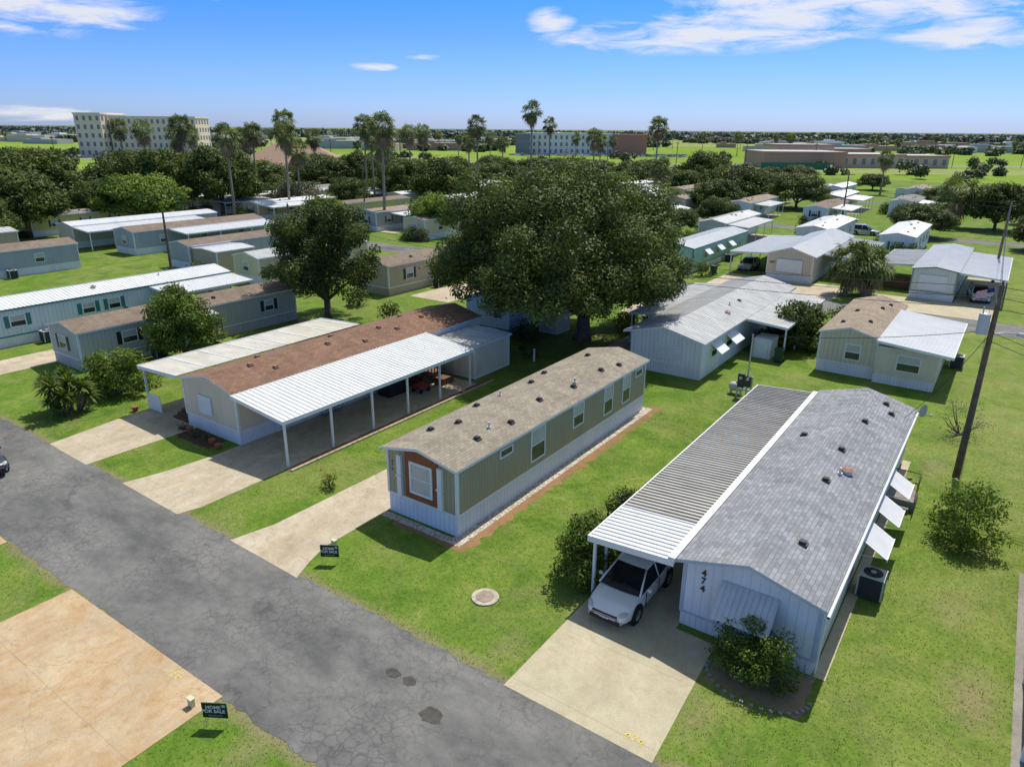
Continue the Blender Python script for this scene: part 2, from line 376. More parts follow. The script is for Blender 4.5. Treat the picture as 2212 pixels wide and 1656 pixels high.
# ------------------------------------------------------------------ ground
HOLES=[]
def sheet(name,poly,z,mat,thick=0):
    b=MB(); b.face([(x,y,z) for x,y in poly])
    if thick:
        n=len(poly)
        for i in range(n):
            x0,y0=poly[i];x1,y1=poly[(i+1)%n]; b.face([(x0,y0,z-thick),(x1,y1,z-thick),(x1,y1,z),(x0,y0,z)])
    if name not in('ground','lawn','meadow','dry_meadow') and abs(poly[0][0])<240:
        xs=[p[0] for p in poly]; ys=[p[1] for p in poly]; HOLES.append((min(xs)+.03,max(xs)-.03,min(ys)+.03,max(ys)-.03))
    return mesh_obj(name,b,mat)
def rect(x0,x1,y0,y1): return [(x0,y0),(x1,y0),(x1,y1),(x0,y1)]
def wob(x0,x1,y0,y1,amp=.06,step=.5,top=True):
    P=[]; n=max(2,int((x1-x0)/step))
    for i in range(n): P.append((x0+(x1-x0)*i/n,y0+random.uniform(-amp,amp)))
    n2=max(2,int((y1-y0)/step))
    for i in range(n2): P.append((x1+random.uniform(-amp,amp),y0+(y1-y0)*i/n2))
    for i in range(n): P.append((x1-(x1-x0)*i/n,y1+random.uniform(-amp,amp)))
    for i in range(n2): P.append((x0+random.uniform(-amp,amp),y1-(y1-y0)*i/n2))
    return P
CY,SY=math.cos(R(34.9)),math.sin(R(34.9))
def rf(r,f): return (r*CY-f*SY, r*SY+f*CY)      # metres right / ahead of the drone's ground point
FAR=fieldmat("far_plain",(.13,.17,.09),(.19,.23,.12),.004)
sheet("ground",[rf(-26000,-300),rf(26000,-300),rf(26000,32000),rf(-26000,32000)],-.02,FAR)
sheet("lawn",[(-420,-30),(60,-30),(60,250),(-420,250)],0,GRASS)
FIELD=fieldmat("meadow",(.16,.25,.042),(.23,.315,.07),.006)
FIELD2=fieldmat("dry_meadow",(.22,.27,.09),(.30,.32,.14),.006)
sheet("meadow",[rf(-420,215),rf(420,215),rf(900,760),rf(-800,760)],.008,FIELD)
sheet("dry_meadow",[rf(-500,770),rf(300,770),rf(500,1250),rf(-700,1250)],-.012,FIELD2)
sheet("dry_meadow",[rf(-300,390),rf(-20,420),rf(-60,470),rf(-420,450)],.014,FIELD2)
sheet("meadow",[rf(320,770),rf(1200,770),rf(1700,1500),rf(500,1500)],-.012,FIELD)
sheet("dry_meadow",[rf(120,300),rf(420,300),rf(480,345),rf(90,345)],.014,FIELD2)
sheet("lawn",[(-420,250.0),(60,250.0),(60,290),(-420,290)],.012,GRASS)
sheet("road",wob(-230,40,8.8,14.2,.08,.3),.006,ASPH)
for y in (70.6,130.8,190.5): sheet("road",wob(-230,40,y,y+5,.06,2),.006,ASPH)
sheet("road",rect(-236,-230,-20,240),.010,ASPH)
sheet("road",[rf(-500,372),rf(500,372),rf(500,384),rf(-500,384)],.018,plain('far_asphalt',(.22,.22,.215),.9))
sheet("driveway",[(-39.9,14.15),(-35.8,14.05),(-35.6,19.9),(-35.6,24),(-40.5,24),(-40.4,17.9)],.012,CONC)
sheet("driveway",[(-32.4,14.1),(-27.6,14.0),(-27.3,15),(-27.25,35.2),(-31.6,35.2),(-31.6,18.5),(-31.9,16)],.012,CONC)
sheet("driveway",[(-23.9,14.1),(-19.6,14.0),(-20.0,14.9),(-20.38,16),(-20.38,22.8),(-23.3,22.8),(-23.45,16)],.012,CONC)
sheet("driveway",[(-10.05,14.1),(-5.15,14.1),(-5.4,19.6),(-6.8,19.65),(-6.8,38.7),(-10.0,38.7)],.012,CONCP,.01)
sheet("driveway",[(-25.7,8.75),(-16.6,8.85),(-16.5,-12),(-25.9,-12)],.012,CONCO)
sheet("driveway",[(-37.5,8.75),(-31.1,8.75),(-31.2,-12),(-37.5,-12)],.012,CONCO)
sheet("sidewalk",rect(2.75,4.6,14.2,30.5),.012,CONCD)
sheet("driveway",[(-58,14.1),(-54.6,14.1),(-54.4,24),(-58,24)],.012,CONC)
def gravelmat():
    m,nt,b=newmat("gravel_mix"); co=objco(nt)
    v=N(nt,"ShaderNodeTexVoronoi"); v.inputs['Scale'].default_value=14; nt.links.new(co,v.inputs[0])
    c=ramp(nt,v.outputs['Color'],[(.1,(.20,.16,.11)),(.5,(.42,.36,.29)),(.9,(.64,.60,.54))])
    nt.links.new(c,b.inputs['Base Color']); b.inputs['Roughness'].default_value=.9; bump(nt,b,v.outputs['Distance'],.5,.015); return m
GRAV=gravelmat()
DIRT=concretemat("red_dirt",(.30,.17,.085),(.19,.14,.05),.9,joint=500,crk=0)
DIRTB=concretemat("bare_soil",(.28,.22,.14),(.17,.13,.08),.6,joint=500,crk=0)
sheet("gravel_border",[(-20.4,19.6),(-20.4,19.2),(-15.95,19.2),(-15.95,37.9),(-16.6,37.9),(-16.6,19.6)],.010,GRAV)
sheet("dirt_strip",wob(-16.2,-15.5,18.85,38.3,.16,.22),.006,DIRT)
sheet("dirt_strip",wob(-19.5,-15.6,18.95,19.4,.05,.3),.0045,DIRT)
sheet("mulch_bed",wob(-37.0,-32.6,18.7,19.95,.08,.3),.006,concretemat("mulch",(.10,.06,.04),(.06,.04,.03),.6,joint=500,crk=0))
sheet("mulch_bed",wob(-27.35,-26.95,19.5,36.5,.05,.3),.014,concretemat("mulch2",(.19,.11,.07),(.12,.07,.05),.6,joint=500,crk=0))
sheet("mulch_bed",wob(-5.2,-2.3,17.9,19.95,.12,.3),.006,DIRTB)
q=MB()
for i in range(42): q.box(-26.95,-26.83,19.6+i*.4,19.97+i*.4,0,.09)
mesh_obj("bed_edging",q,CONC)
q=MB()
for i in range(18):
    t=math.pi*i/17; x=-3.75-1.55*math.cos(t); y=18.7-1.05*math.sin(t); q.box(x-.06,x+.06,y-.04,y+.04,0,.07)
mesh_obj("bed_edging",q,CONCD)
def blot(name,cx,cy,rx,ry,z,mat):
    P=[(cx+rx*math.cos(t)*random.uniform(.75,1.1),cy+ry*math.sin(t)*random.uniform(.75,1.1)) for t in [i*math.pi/12 for i in range(24)]]
    return sheet(name,P,z,mat)
STAIN=plain("oil_stain",(.06,.055,.048),.7,var=.5,scale=6)
blot("road_stain",-13.15,12.5,.28,.22,.011,STAIN); blot("road_stain",-12.5,12.55,.25,.2,.011,STAIN); blot("road_stain",-11.05,11.9,.42,.3,.011,STAIN)
mh=MB(); mh.tube([(-13.1,17.2,0),(-13.1,17.2,.05)],.5,28,0); mh.tube([(-13.1,17.2,.05),(-13.1,17.2,.065)],.33,24,1)
mesh_obj("manhole_cover",mh,[plain('manhole_concrete',(.46,.41,.33),.9,var=.4,scale=5),plain('manhole_lid',(.30,.24,.19),.8,var=.4,scale=8)],(-13.1,17.2,0))
mh=MB(); mh.tube([(-46.2,19.6,0),(-46.2,19.6,.05)],.32,20,0); mesh_obj("manhole_cover",mh,[CONCD],(-46.2,19.6,0))
mh=MB(); mh.tube([(-42.6,13.3,0),(-42.6,13.3,.012)],.3,20,0); mesh_obj("manhole_cover",mh,[plain('iron_lid',(.14,.11,.09),.7,var=.4,scale=8)],(-42.6,13.3,0))
YEL=plain("yellow_paint",(.58,.47,.13),.8,var=.4,scale=9)
for nm,tx,x,y,rz in (("driveway_number","474",-5.9,14.55,0),("driveway_number","431",-18.6,8.55,math.pi)):
    e=empty(nm,(x,y,0)); text_part('digits',tx,.40,(0,0,.017),(0,0,rz+R(-3)),YEL,e,.001,bold=.003)
# ------------------------------------------------------------------ home A (sage, for sale)
SAGE=siding("sage_panel",(.40,.355,.225),'V',.2,.4)
SHG=shingle("shingle_taupe",(.31,.272,.215),.16)
A0,A1=-20.35,-16.45
e,org=home("sage_mobile_home",A0,A1,19.75,37.5,SAGE,SHG,sk=.95,zw=3.1,rise=.42,oy=.22,
  wins=[('R',22.75,23.6,2.5,2.78),('R',25.2,26.3,1.35,2.85),('R',29.05,30.0,1.75,2.85),('R',32.35,33.25,1.35,2.85),('R',34.55,35.4,1.35,2.85),('R',36.15,36.95,2.5,2.8),('L',24,25,1.5,2.8),('L',30,31,1.5,2.8)],
  vents=[(-17.3,22.2,0),(-17.55,23.4,1),(-17.2,24.6,0),(-17.6,27.6,0),(-17.3,30.4,0),(-17.5,30.9,1),(-17.4,33.6,0),(-17.1,35.2,0),(-19.6,21.8,0),(-18.9,22.9,0),(-19.8,25.4,0),(-19.4,29.6,0),(-19.8,31.5,0),(-19.3,35.5,0),(-19.7,27.2,1)],skirtm=SKIRTB)
q=MB(); RUST=siding("rust_panel",(.29,.095,.04),'V',.3,.25)
q.box(-19.28,-17.45,19.72,19.748,1.05,3.25); mesh_obj('entry_panel',q,RUST,org,parent=e)
q=MB()
for x in (-19.55,-17.28): q.box(x-.12,x+.12,19.6,19.745,1.0,2.95); q.box(x-.16,x+.16,19.56,19.6+.14,1.95,2.02)
fr,gl=MB(),MB(); window(fr,gl,'F',19.72,-18.9,-17.85,1.45,2.7,t=.11); mesh_obj('front_window_frame',fr,WHITE,org,parent=e); mesh_obj('front_window_glass',gl,[BLIND,BLIND],org,parent=e)
mesh_obj('pilasters',q,WHITE,org,parent=e)
text_part('house_number','4\n7\n6',.2,(-20.05-org[0],19.745-org[1],2.3),(R(90),0,0),DARK,e)
q=MB(); q.box(A1,A1+.02,19.75,37.5,3.0,3.08); q.box(-20.53,-20.49,19.5,37.7,2.96,3.1); mesh_obj('eave_board',q,WHITE,org,parent=e)
# ------------------------------------------------------------------ home B (cream, brown roof, big carport)
CREAM=siding("cream_lap",(.76,.66,.50),'H',.16,.4)
SHB=shingle("shingle_brown",(.245,.145,.10),.18)
e,org=home("cream_mobile_home",-36.4,-31.5,20,40.8,CREAM,SHB,sk=.75,zw=2.85,rise=.6,ov=.2,
  wins=[('R',23.5,24.5,1.3,2.3),('R',30,31,1.3,2.3)],
  vents=[(-33.6,22.5,0),(-32.7,23.5,0),(-35,24,0),(-33.5,28,0),(-32.6,30.3,0),(-33.6,32.5,0),(-32.9,33.5,0),(-33.4,36.5,0),(-35,36,0),(-34.9,29.5,0)])
for m_ in e.children:
    if m_.name.startswith('roof_vents'):
        m_.data.materials[0]=plain('brown_vent',(.28,.17,.12),.7); m_.data.materials[1]=m_.data.materials[0]
lean_roof("carport_roof",e,org,-31.45,2.95,-27.3,2.5,19.7,34.7,MROOF,pitch=.3,h=.035,
  posts=[(-27.45,y) for y in (19.85,22.8,25.75,28.6,31.5,34.5)],fascia=.16)
lean_roof("porch_roof",e,org,-36.6,2.95,-40.6,2.75,19.8,33.6,metalroof("aged_white_panel",(.62,.585,.50),.3),rib=False,seams=1.9,
  posts=[(-40.4,y) for y in (20,24.5,29,33.3)],fascia=.18)
q=MB()
q.box(-34.95,-33.75,19.93,19.975,1.15,2.2)
for i in range(9): q.box(-34.9,-33.8,19.91,19.93,1.19+i*.11,1.27+i*.11)
q.box(-31.5,-31.46,31.5,40.8,2.0,2.75); mesh_obj('storm_shutter',q,WHITE,org,parent=e)
q=MB()
q.box(-38.3,-36.45,21.2,30.5,.55,.65)
for i in range(4): q.box(-38.1,-36.7,21.2-.28*(i+1),21.2-.28*i,0,.5-.13*i)
for y in np.arange(21.25,30.5,.32): q.box(-38.3,-38.26,y,y+.04,.65,1.55)
q.box(-38.33,-38.23,21.2,30.5,1.55,1.6)
for y in (21.2,24,27,30.4): q.box(-38.34,-38.22,y-.05,y+.05,.0,1.65)
for x in np.arange(-38.2,-36.6,.3): q.box(x,x+.04,21.2,21.24,.65,1.5)
q.box(-29.6,-28.9,33.4,34.6,0,.45); q.box(-31.4,-29.8,33.1,34.9,.6,.7)
for y in np.arange(33.1,34.9,.3): q.box(-29.85,-29.8,y,y+.04,.7,1.6)
for x in np.arange(-31.4,-29.8,.25): q.box(x,x+.04,33.1,33.14,.7,1.6)
q.box(-31.4,-29.8,33.08,33.16,1.6,1.66)
for i in range(3): q.box(-31.0,-30.0,33.1-.3*(i+1),33.1-.3*i,0,.5-.17*i)
mesh_obj('deck',q,WOOD,org,parent=e)
q=MB(); q.box(-40.3,-39.0,19.93,19.97,.1,1.1); mesh_obj('lattice',q,WHITE,org,parent=e)
e,org=home("storage_shed",-31.3,-27.9,35.6,39.6,CREAM,MROOF2,sk=.12,zw=2.35,rise=.12,metal=True,skirtm=CONCD,corner=True)
q=MB(); q.box(-30.6,-29.7,35.56,35.59,.15,2.1); mesh_obj('door',q,plain('cream_door',(.5,.45,.36)),org,parent=e)
def clutter():
    e=empty("covered_grill",(-30.6,30.6,0)); q=MB()
    q.box(-.55,.55,-.9,.9,.02,.9); q.box(-.42,.42,-.75,.75,.9,1.15)
    o=mesh_obj('cover',q,plain('black_tarp',(.02,.02,.022),.7),parent=e); bevel(o,.12,3)
    e=empty("garden_wagon",(-29.4,31.9,0)); q=MB(); q.box(-.3,.3,-.5,.5,.3,.5)
    q.tube([(0,-.5,.3),(0,-1,.7)],.015,6)
    mesh_obj('tub',q,plain('red_paint',(.35,.04,.03),.4),parent=e)
    q=MB()
    for x in (-.32,.32):
        for y in (-.35,.35): q.tube([(x-.03,y,.15),(x+.03,y,.15)],.15,14)
    mesh_obj('wheels',q,BLACK,parent=e)
    for px,py,h in ((-35.3,19.4,.35),(-32.9,19.2,.3),(-32.2,19.1,.25),(-40.8,19.3,.3)):
        e=empty("flower_pot",(px,py,0)); q=MB(); q.tube([(0,0,.01),(0,0,h)],[.13,.2],14); mesh_obj('pot',q,plain('terracotta',(.3,.1,.05),.8),parent=e)
    e=empty("bicycle",(-31.15,26.0,0),R(90)); q=MB()
    for x in (-.5,.5):
        pts=[(x+.33*math.cos(t),0,.34+.33*math.sin(t)) for t in [i*math.pi/10 for i in range(21)]]; q.tube(pts,.02,6)
        for k in range(6):
            t=k*math.pi/6; q.tube([(x-.32*math.cos(t),0,.34-.32*math.sin(t)),(x+.32*math.cos(t),0,.34+.32*math.sin(t))],.004,4)
    for a_,b_ in (((-.5,0,.34),(-.15,0,.8)),((-.15,0,.8),(.4,0,.78)),((-.05,0,.32),(.4,0,.78)),((-.05,0,.32),(-.15,0,.9)),((-.5,0,.34),(-.05,0,.32)),((.5,0,.34),(.36,0,.98))): q.tube([a_,b_],.018,6)
    q.tube([(.34,-.25,1.0),(.36,0,.98),(.34,.25,1.0)],.015,6); q.box(-.25,-.05,-.06,.06,.9,.94)
    mesh_obj('frame',q,plain('bike_paint',(.1,.12,.2),.4),parent=e)
clutter()
def trashbin(x,y,rz=0,col='dark_green_bin',c=(.02,.06,.035)):
    e=empty("trash_bin",(x,y,0),rz); q=MB(); n=len(q.v)
    q.v+=[(-.24,-.26,.1),(.24,-.26,.1),(.24,.26,.1),(-.24,.26,.1),(-.3,-.34,1.0),(.3,-.34,1.0),(.3,.34,1.0),(-.3,.34,1.0)]
    for f in [(0,1,5,4),(1,2,6,5),(2,3,7,6),(3,0,4,7),(3,2,1,0)]: q.f.append(f); q.m.append(0)
    q.box(-.32,.32,-.36,.38,1.0,1.07); q.box(-.28,.28,.38,.42,.95,1.02)
    for s in (-.28,.28): q.tube([(s-.03,.27,.12),(s+.03,.27,.12)],.12,12,1)
    mesh_obj('bin',q,[plain(col,c,.5),BLACK],parent=e)
for x,y in ((-37.2,24.3),(-12.4,52.0),(-57.2,31),(-28.3,82),(-43.5,59)): trashbin(x,y,random.uniform(-.4,.4))
# ------------------------------------------------------------------ home C (grey, with carport and car)
GREYB=siding("pale_blue_panel",(.74,.78,.84),'V',.3,.2)
SHC=shingle("shingle_grey",(.285,.293,.315),.2)
TRB=plain("blue_grey_trim",(.46,.52,.61),.5)
C0,C1=-6.85,-2.45
e,org=home("grey_mobile_home",C0,C1,20,38.8,GREYB,SHC,trim=TRB,sk=.55,zw=2.75,rise=.62,ov=.18,oy=.5,skirtm=SKIRT,
  wins=[('R',25.5,26.8,1.3,2.2),('R',28.2,29.4,1.3,2.2),('R',30.9,32.1,1.3,2.2),('R',35,36,1.4,2.2),('F',-5.3,-3.9,1.3,2.2)],
  vents=[(-3.6,38.0,0),(-3.2,37.0,0),(-4.0,34.6,0),(-4.2,30.5,0),(-4.1,27.2,0),(-3.7,22.2,0),(-6.0,31.8,0),(-3.6,28.7,2),(-3.8,28.3,1)])
lean_roof("carport_roof",e,org,-7.0,2.72,-10.15,2.52,22.0,38.8,metalroof("corrugated_grey",(.62,.60,.555),.3,stripe=(.24,.92)),pitch=.24,h=.05,fascia=.16,
  posts=[(-10.0,y) for y in (23.2,26.5,29.8,33,36.2,38.5)])
lean_roof("carport_front",e,org,-7.0,2.74,-10.15,2.54,19.4,21.98,MROOF,pitch=.24,h=.04,fascia=.2,posts=[(-10.0,19.6),(-10.0,20.5)],postm=WHITE)
q=MB(); q.box(-7.22,-6.98,19.4,38.8,2.66,2.84); mesh_obj('gutter_flashing',q,WHITE,org,parent=e)
q=MB(); q.tube([(C1+.22,19.5,2.6),(C1+.22,39.2,2.6)],.05,8); q.tube([(C1+.1,20.1,2.55),(C1+.06,20.1,.1)],.04,8); q.box(C1+.18,C1+.26,19.5,39.3,2.56,2.62); mesh_obj('gutter',q,WHITE,org,parent=e)
q=MB()
for y0,y1 in ((25.3,27.0),(28.0,29.6),(30.7,32.3)):
    n=9
    for i in range(n):
        ya=y0+(y1-y0)*i/n; yb=y0+(y1-y0)*(i+.8)/n
        q.face([(C1+.03,ya,2.35),(C1+1.05,ya,1.75),(C1+1.05,yb,1.75),(C1+.03,yb,2.35)]); q.face([(C1+.03,ya,2.33),(C1+.03,y1,2.33),(C1+1.05,y1,1.73),(C1+1.05,ya,1.73)])
    for y in (y0+.05,y1-.05): q.tube([(C1+.02,y,1.6),(C1+1.0,y,1.76)],.015,6)
    q.box(C1+1.04,C1+1.07,y0,y1,1.66,1.78)
mesh_obj('window_awnings',q,WHITE,org,parent=e)
q=MB()
n=10
for i in range(n):
    xa=-5.5+1.8*i/n; xb=-5.5+1.8*(i+.75)/n
    q.face([(xa,19.97,2.3),(xb,19.97,2.3),(xb,19.0,1.45),(xa,19.0,1.45)]); q.face([(xb,19.97,2.28),(xb,19.0,1.43),(xa+.18,19.0,1.43),(xa+.18,19.97,2.28)])
mesh_obj('front_awning',q,plain('silver_awning',(.6,.63,.68),.35,.3),org,parent=e)
for i,ch in enumerate("474"):
    text_part('house_number',ch,.34,(-6.15-org[0],19.98-org[1],2.28-i*.3),(R(90),0,0),plain('number_bronze',(.05,.035,.03),.5),e,.012,bold=.004)
q=MB(); q.box(-7.9,-6.9,23.4,24.6,.02,.45); q.box(-7.9,-7.4,23.2,23.4,.02,.25); q.box(C1+.03,C1+1.2,33.2,34.5,.02,.5); q.box(C1+.2,C1+1.0,32.9,33.2,.02,.25); mesh_obj('steps',q,CONCD,org,parent=e)
q=MB()
for y in (33.25,34.45): 
    q.tube([(C1+1.15,y,.5),(C1+1.15,y,1.4)],.02,6); q.tube([(C1+.05,y,1.4),(C1+1.15,y,1.4)],.02,6)
q.tube([(C1+1.15,33.25,1.4),(C1+1.15,34.45,1.4)],.02,6); mesh_obj('step_rail',q,DARK,org,parent=e)
q=MB(); q.box(-6.88,-6.855,23.6,24.5,.6,2.5); mesh_obj('door',q,WHITE,org,parent=e)
q=MB(); q.box(-.42,.42,-.42,.42,.08,.12,1); q.box(-.4,.4,-.4,.4,.12,.9,0)
for k in range(12):
    z=.17+k*.058
    q.box(-.415,.415,-.415,.415,z,z+.02,1)
q.box(-.42,.42,-.42,.42,.9,.94,2)
q.tube([(0,0,.94),(0,0,.955)],.33,24,0)
for k in range(10):
    t=k*math.pi/5; q.tube([(0,0,.965),(.33*math.cos(t),.33*math.sin(t),.965)],.008,4,1)
q.tube([(0,0,.95),(0,0,.985)],.1,12,2)
for x,y in ((-.41,-.41),(.41,-.41),(.41,.41),(-.41,.41)): q.box(x-.03,x+.03,y-.03,y+.03,.1,.92,2)
acm=mesh_obj("air_conditioner",q,[DARK,plain('ac_grey',(.08,.09,.1),.5),plain('ac_case',(.5,.5,.47),.5)]); acm.location=(-1.75,25.6,0)
def ac(x,y):
    o=link(bpy.data.objects.new("air_conditioner",acm.data)); o.location=(x,y,0)
for x,y in ((-89.6,32),(-60.4,23),(-49.8,26),(-1.6,58.5),(-16.2+1.2,57),(-29.9,92),(-50+.5,57)): ac(x,y)
def dish(x,y,z,rz,name="satellite_dish"):
    e=empty(name,(x,y,z),rz); q=MB(); rings=[]
    n=20
    for r in (0,.12,.22,.3):
        rings.append([(r*math.cos(2*math.pi*k/n),-.25+ r*r*.8*-1+ .0,.3+r*math.sin(2*math.pi*k/n)*1.1) for k in range(n)])
    for i in range(3):
        for k in range(n): q.face([rings[i][k],rings[i][(k+1)%n],rings[i+1][(k+1)%n],rings[i+1][k]])
    mesh_obj('reflector',q,plain('dish_grey',(.45,.45,.46),.5),parent=e,smooth=True)
    q=MB(); q.tube([(0,.15,-.15),(0,0,.1),(0,-.24,.3)],.025,8); q.tube([(0,-.28,.02),(0,-.75,.2)],.014,6); q.box(-.05,.05,-.8,-.7,.16,.26); mesh_obj('mast',q,ALU,parent=e)
dish(-2.25,38.6,2.75,R(60)); dish(-72,40,1.4,R(20))
sheet("concrete_edging",rect(-2.42,-2.05,20,39),.014,CONCP)
for x,y in ((-27.0+.0,41.5),(-.1,35.2+4),(-58,33)):
    q=MB(); q.box(-.05,.05,-.05,.05,0,.9); q.box(-.065,.065,-.065,.065,.9,.94); mesh_obj("marker_post",q,WHITE).location=(x,y,0)
# ------------------------------------------------------------------ signs
def salesign(x,y,rz):
    e=empty("home_for_sale_sign",(x,y,0),rz)
    q=MB(); q.box(-.36,.36,-.012,.012,.30,.82); mesh_obj('panel',q,plain('sign_black',(.012,.02,.018),.4),parent=e)
    q=MB()
    for a in (-.3,.3): q.tube([(a,0,-.1),(a,0,.32)],.008,6)
    q.box(-.36,.36,-.014,-.0125,.82,.835); mesh_obj('stakes',q,ALU,parent=e)
    W=plain('sign_white',(.75,.77,.75),.5); G=plain('sign_grey',(.35,.5,.45),.5)
    text_part('lettering','HOME\nFOR SALE',.155,(-.03,-.016,.6),(R(90),0,0),W,e,.001,bold=.004)
    text_part('phone','956-555-0147',.07,(0,-.016,.38),(R(90),0,0),G,e,.001)
    q=MB()
    q.box(.22,.32,-.017,-.0135,.68,.78); mesh_obj('mark',q,G,parent=e)
salesign(-19.3,15.4,R(32)); salesign(-15.75,8.1,R(32))
for x,y in ((-20.1,16.3),(-17.0,8.1)):
    q=MB(); q.box(-.1,.1,-.06,.06,0,.28); q.box(-.12,.12,-.08,.08,.28,.31); mesh_obj("utility_marker",q,plain('marker_cream',(.6,.56,.36),.6)).location=(x,y,0)
# ------------------------------------------------------------------ cars
CGLASS=plain('car_glass',(.008,.010,.012),.12,spec=.35,var=.1)
def car(name,loc,rz,paint,suv=False):
    e=empty(name,loc,rz); k=1.0
    st=[(-2.2,.50,.34,.50),(-2.16,.66,.25,.60),(-1.98,.78,.20,.70),(-1.6,.845,.19,.80),(-1.1,.855,.18,.86),(-.7,.855,.18,.90),(0,.86,.18,.92),(.8,.86,.18,.94),(1.4,.855,.18,.98),(1.85,.83,.2,1.02),(2.12,.77,.25,.98),(2.2,.62,.34,.8)]
    q=MB(); rings=[]
    for y,w,zb,zt in st:
        h=[(0,zb),(w*.8,zb),(w*.98,zb+.1),(w,zb+(zt-zb)*.45),(w*.985,zb+(zt-zb)*.75),(w*.93,zt-.04),(w*.78,zt),(w*.4,zt+.025),(0,zt+.035)]
        ring=[(x,y,z) for x,z in h]+[(-x,y,z) for x,z in h[-2:0:-1]]
        rings.append(ring)
    n=len(rings[0]); b=0
    for r_ in rings: q.v+=r_
    for i in range(len(rings)-1):
        for j in range(n): q.f.append((i*n+j,i*n+(j+1)%n,(i+1)*n+(j+1)%n,(i+1)*n+j)); q.m.append(0)
    q.f.append(tuple(range(n))); q.m.append(0); q.f.append(tuple((len(rings)-1)*n+j for j in range(n))[::-1]); q.m.append(0)
    o=mesh_obj('body',q,paint,parent=e,smooth=True); m=o.modifiers.new('s','SUBSURF'); m.levels=2; m.render_levels=2
    zt=1.43 if not suv else 1.6; yr=1.0 if not suv else 1.7; yb=1.72 if not suv else 2.05
    P={'wb':(-1.12,.88,.76),'rt':(-.22,zt-.03,.57),'rm':(.35,zt+.02,.60),'rr':(yr,zt-.02,.56),'bb':(yb,1.0,.70)}
    g=MB(); wb,rt,rm,rr,bb=[P[x] for x in ('wb','rt','rm','rr','bb')]
    L=lambda p,s: (s*p[2],p[0],p[1])
    for c in range(4):
        t0,t1=-1+c*.5,-1+(c+1)*.5
        def wp(p,t,k): return (p[2]*t,p[0]-k*(1-t*t),p[1]+.02*(1-t*t))
        g.face([wp(wb,t0,.10),wp(wb,t1,.10),wp(rt,t1,.06),wp(rt,t0,.06)]); g.face([wp(bb,t1,-.08),wp(bb,t0,-.08),wp(rr,t0,-.05),wp(rr,t1,-.05)])
    for s in (-1,1):
        base=[(s*.80,wb[0]+.05,.88),(s*.82,.35,.90),(s*.78,bb[0]-.05,.95)]
        top=[L(rt,s),L(rm,s),L(rr,s)]
        g.face([base[0],base[1],top[1],top[0]]); g.face([base[1],base[2],top[2],top[1]])
        g.face([L(wb,s),base[0],top[0]]); g.face([L(bb,s),base[2],top[2]])
    mesh_obj('windows',g,CGLASS,parent=e)
    r_=MB(); 
    pr=[(rt[0]-.07,rt[1]-.03,rt[2]),(rt[0]+.12,rt[1]+.035,rt[2]+.02),(rm[0],rm[1]+.03,rm[2]+.01),(rr[0]-.1,rr[1]+.03,rr[2]+.01),(rr[0]+.08,rr[1]-.03,rr[2])]
    cols=5
    for y,z,w in pr:
        for c in range(cols):
            t=-1+2*c/(cols-1); r_.v.append((w*t*1.02,y,z+.03*(1-t*t)))
    for i in range(len(pr)-1):
        for c in range(cols-1): r_.f.append((i*cols+c,i*cols+c+1,(i+1)*cols+c+1,(i+1)*cols+c)); r_.m.append(0)
    o=mesh_obj('roof',r_,paint,parent=e,smooth=True); m=o.modifiers.new('s','SOLIDIFY'); m.thickness=.05; m=o.modifiers.new('s','SUBSURF'); m.levels=2; m.render_levels=2
    p=MB()
    for s in (-1,1):
        p.tube([(s*.79,wb[0]-.02,.88),(s*rt[2],rt[0],rt[1])],.035,8); p.tube([(s*.82,.35,.9),(s*rm[2]*1.01,.32,rm[1])],.035,8)
        p.tube([(s*.75,bb[0],.98),(s*(rr[2]+.01),rr[0],rr[1])],.06,8); p.tube([(s*rt[2],rt[0],rt[1]),(s*rm[2]*1.01,rm[0],rm[1]),(s*rr[2]*1.01,rr[0],rr[1])],.03,8)
        p.tube([(s*.84,-.72,.93),(s*.98,-.72,.97),(s*1.03,-.70,.97)],[.05,.085,.04],8)
    mesh_obj('pillars',p,paint,parent=e,smooth=True)
    w=MB()
    for s in (-1,1):
        for y in (-1.36,1.27):
            w.tube([(s*.60,y,.325),(s*.862,y,.325)],.40,24,0); w.tube([(s*.66,y,.31),(s*.875,y,.31)],.315,24,0)
            w.tube([(s*.87,y,.31),(s*.885,y,.31)],.215,20,1)
            for k_ in range(5):
                t=k_*2*math.pi/5; 
                w.tube([(s*.888,y,.31),(s*.888,y+.19*math.cos(t),.31+.19*math.sin(t))],.02,5,2)
    mesh_obj('wheels',w,[BLACK,plain('rim_dark',(.12,.12,.12),.4,.5),plain('rim_alloy',(.5,.5,.52),.3,.8)],parent=e)
    d=MB()
    d.box(-.46,.46,-2.235,-2.13,.46,.56,0); d.box(-.55,.55,-2.235,-2.12,.25,.37,0); d.box(-.47,.47,-2.245,-2.235,.50,.52,1)
    d.box(-.16,.16,-2.25,-2.20,.385,.455,2)
    for s in (-1,1):
        d.box(s*.86-.012,s*.86+.012,-.75,-.735,.3,.86,0); d.box(s*.86-.012,s*.86+.012,.33,.345,.3,.88,0); d.box(s*.862-.012,s*.862+.012,1.02,1.035,.5,.9,0)
        d.box(s*.865-.015,s*.865+.015,.08,.22,.78,.81,1)
        d.box(s*.62-.14,s*.62+.14,2.1,2.17,.72,.92,3)
        d.tube([(s*.6,-2.18,.33),(s*.6,-2.14,.33)],.05,10,1)
    mesh_obj('details',d,[DARK,ALU,plain('plate_white',(.7,.7,.7),.5),plain('tail_red',(.3,.01,.01),.3)],parent=e)
    h=MB()
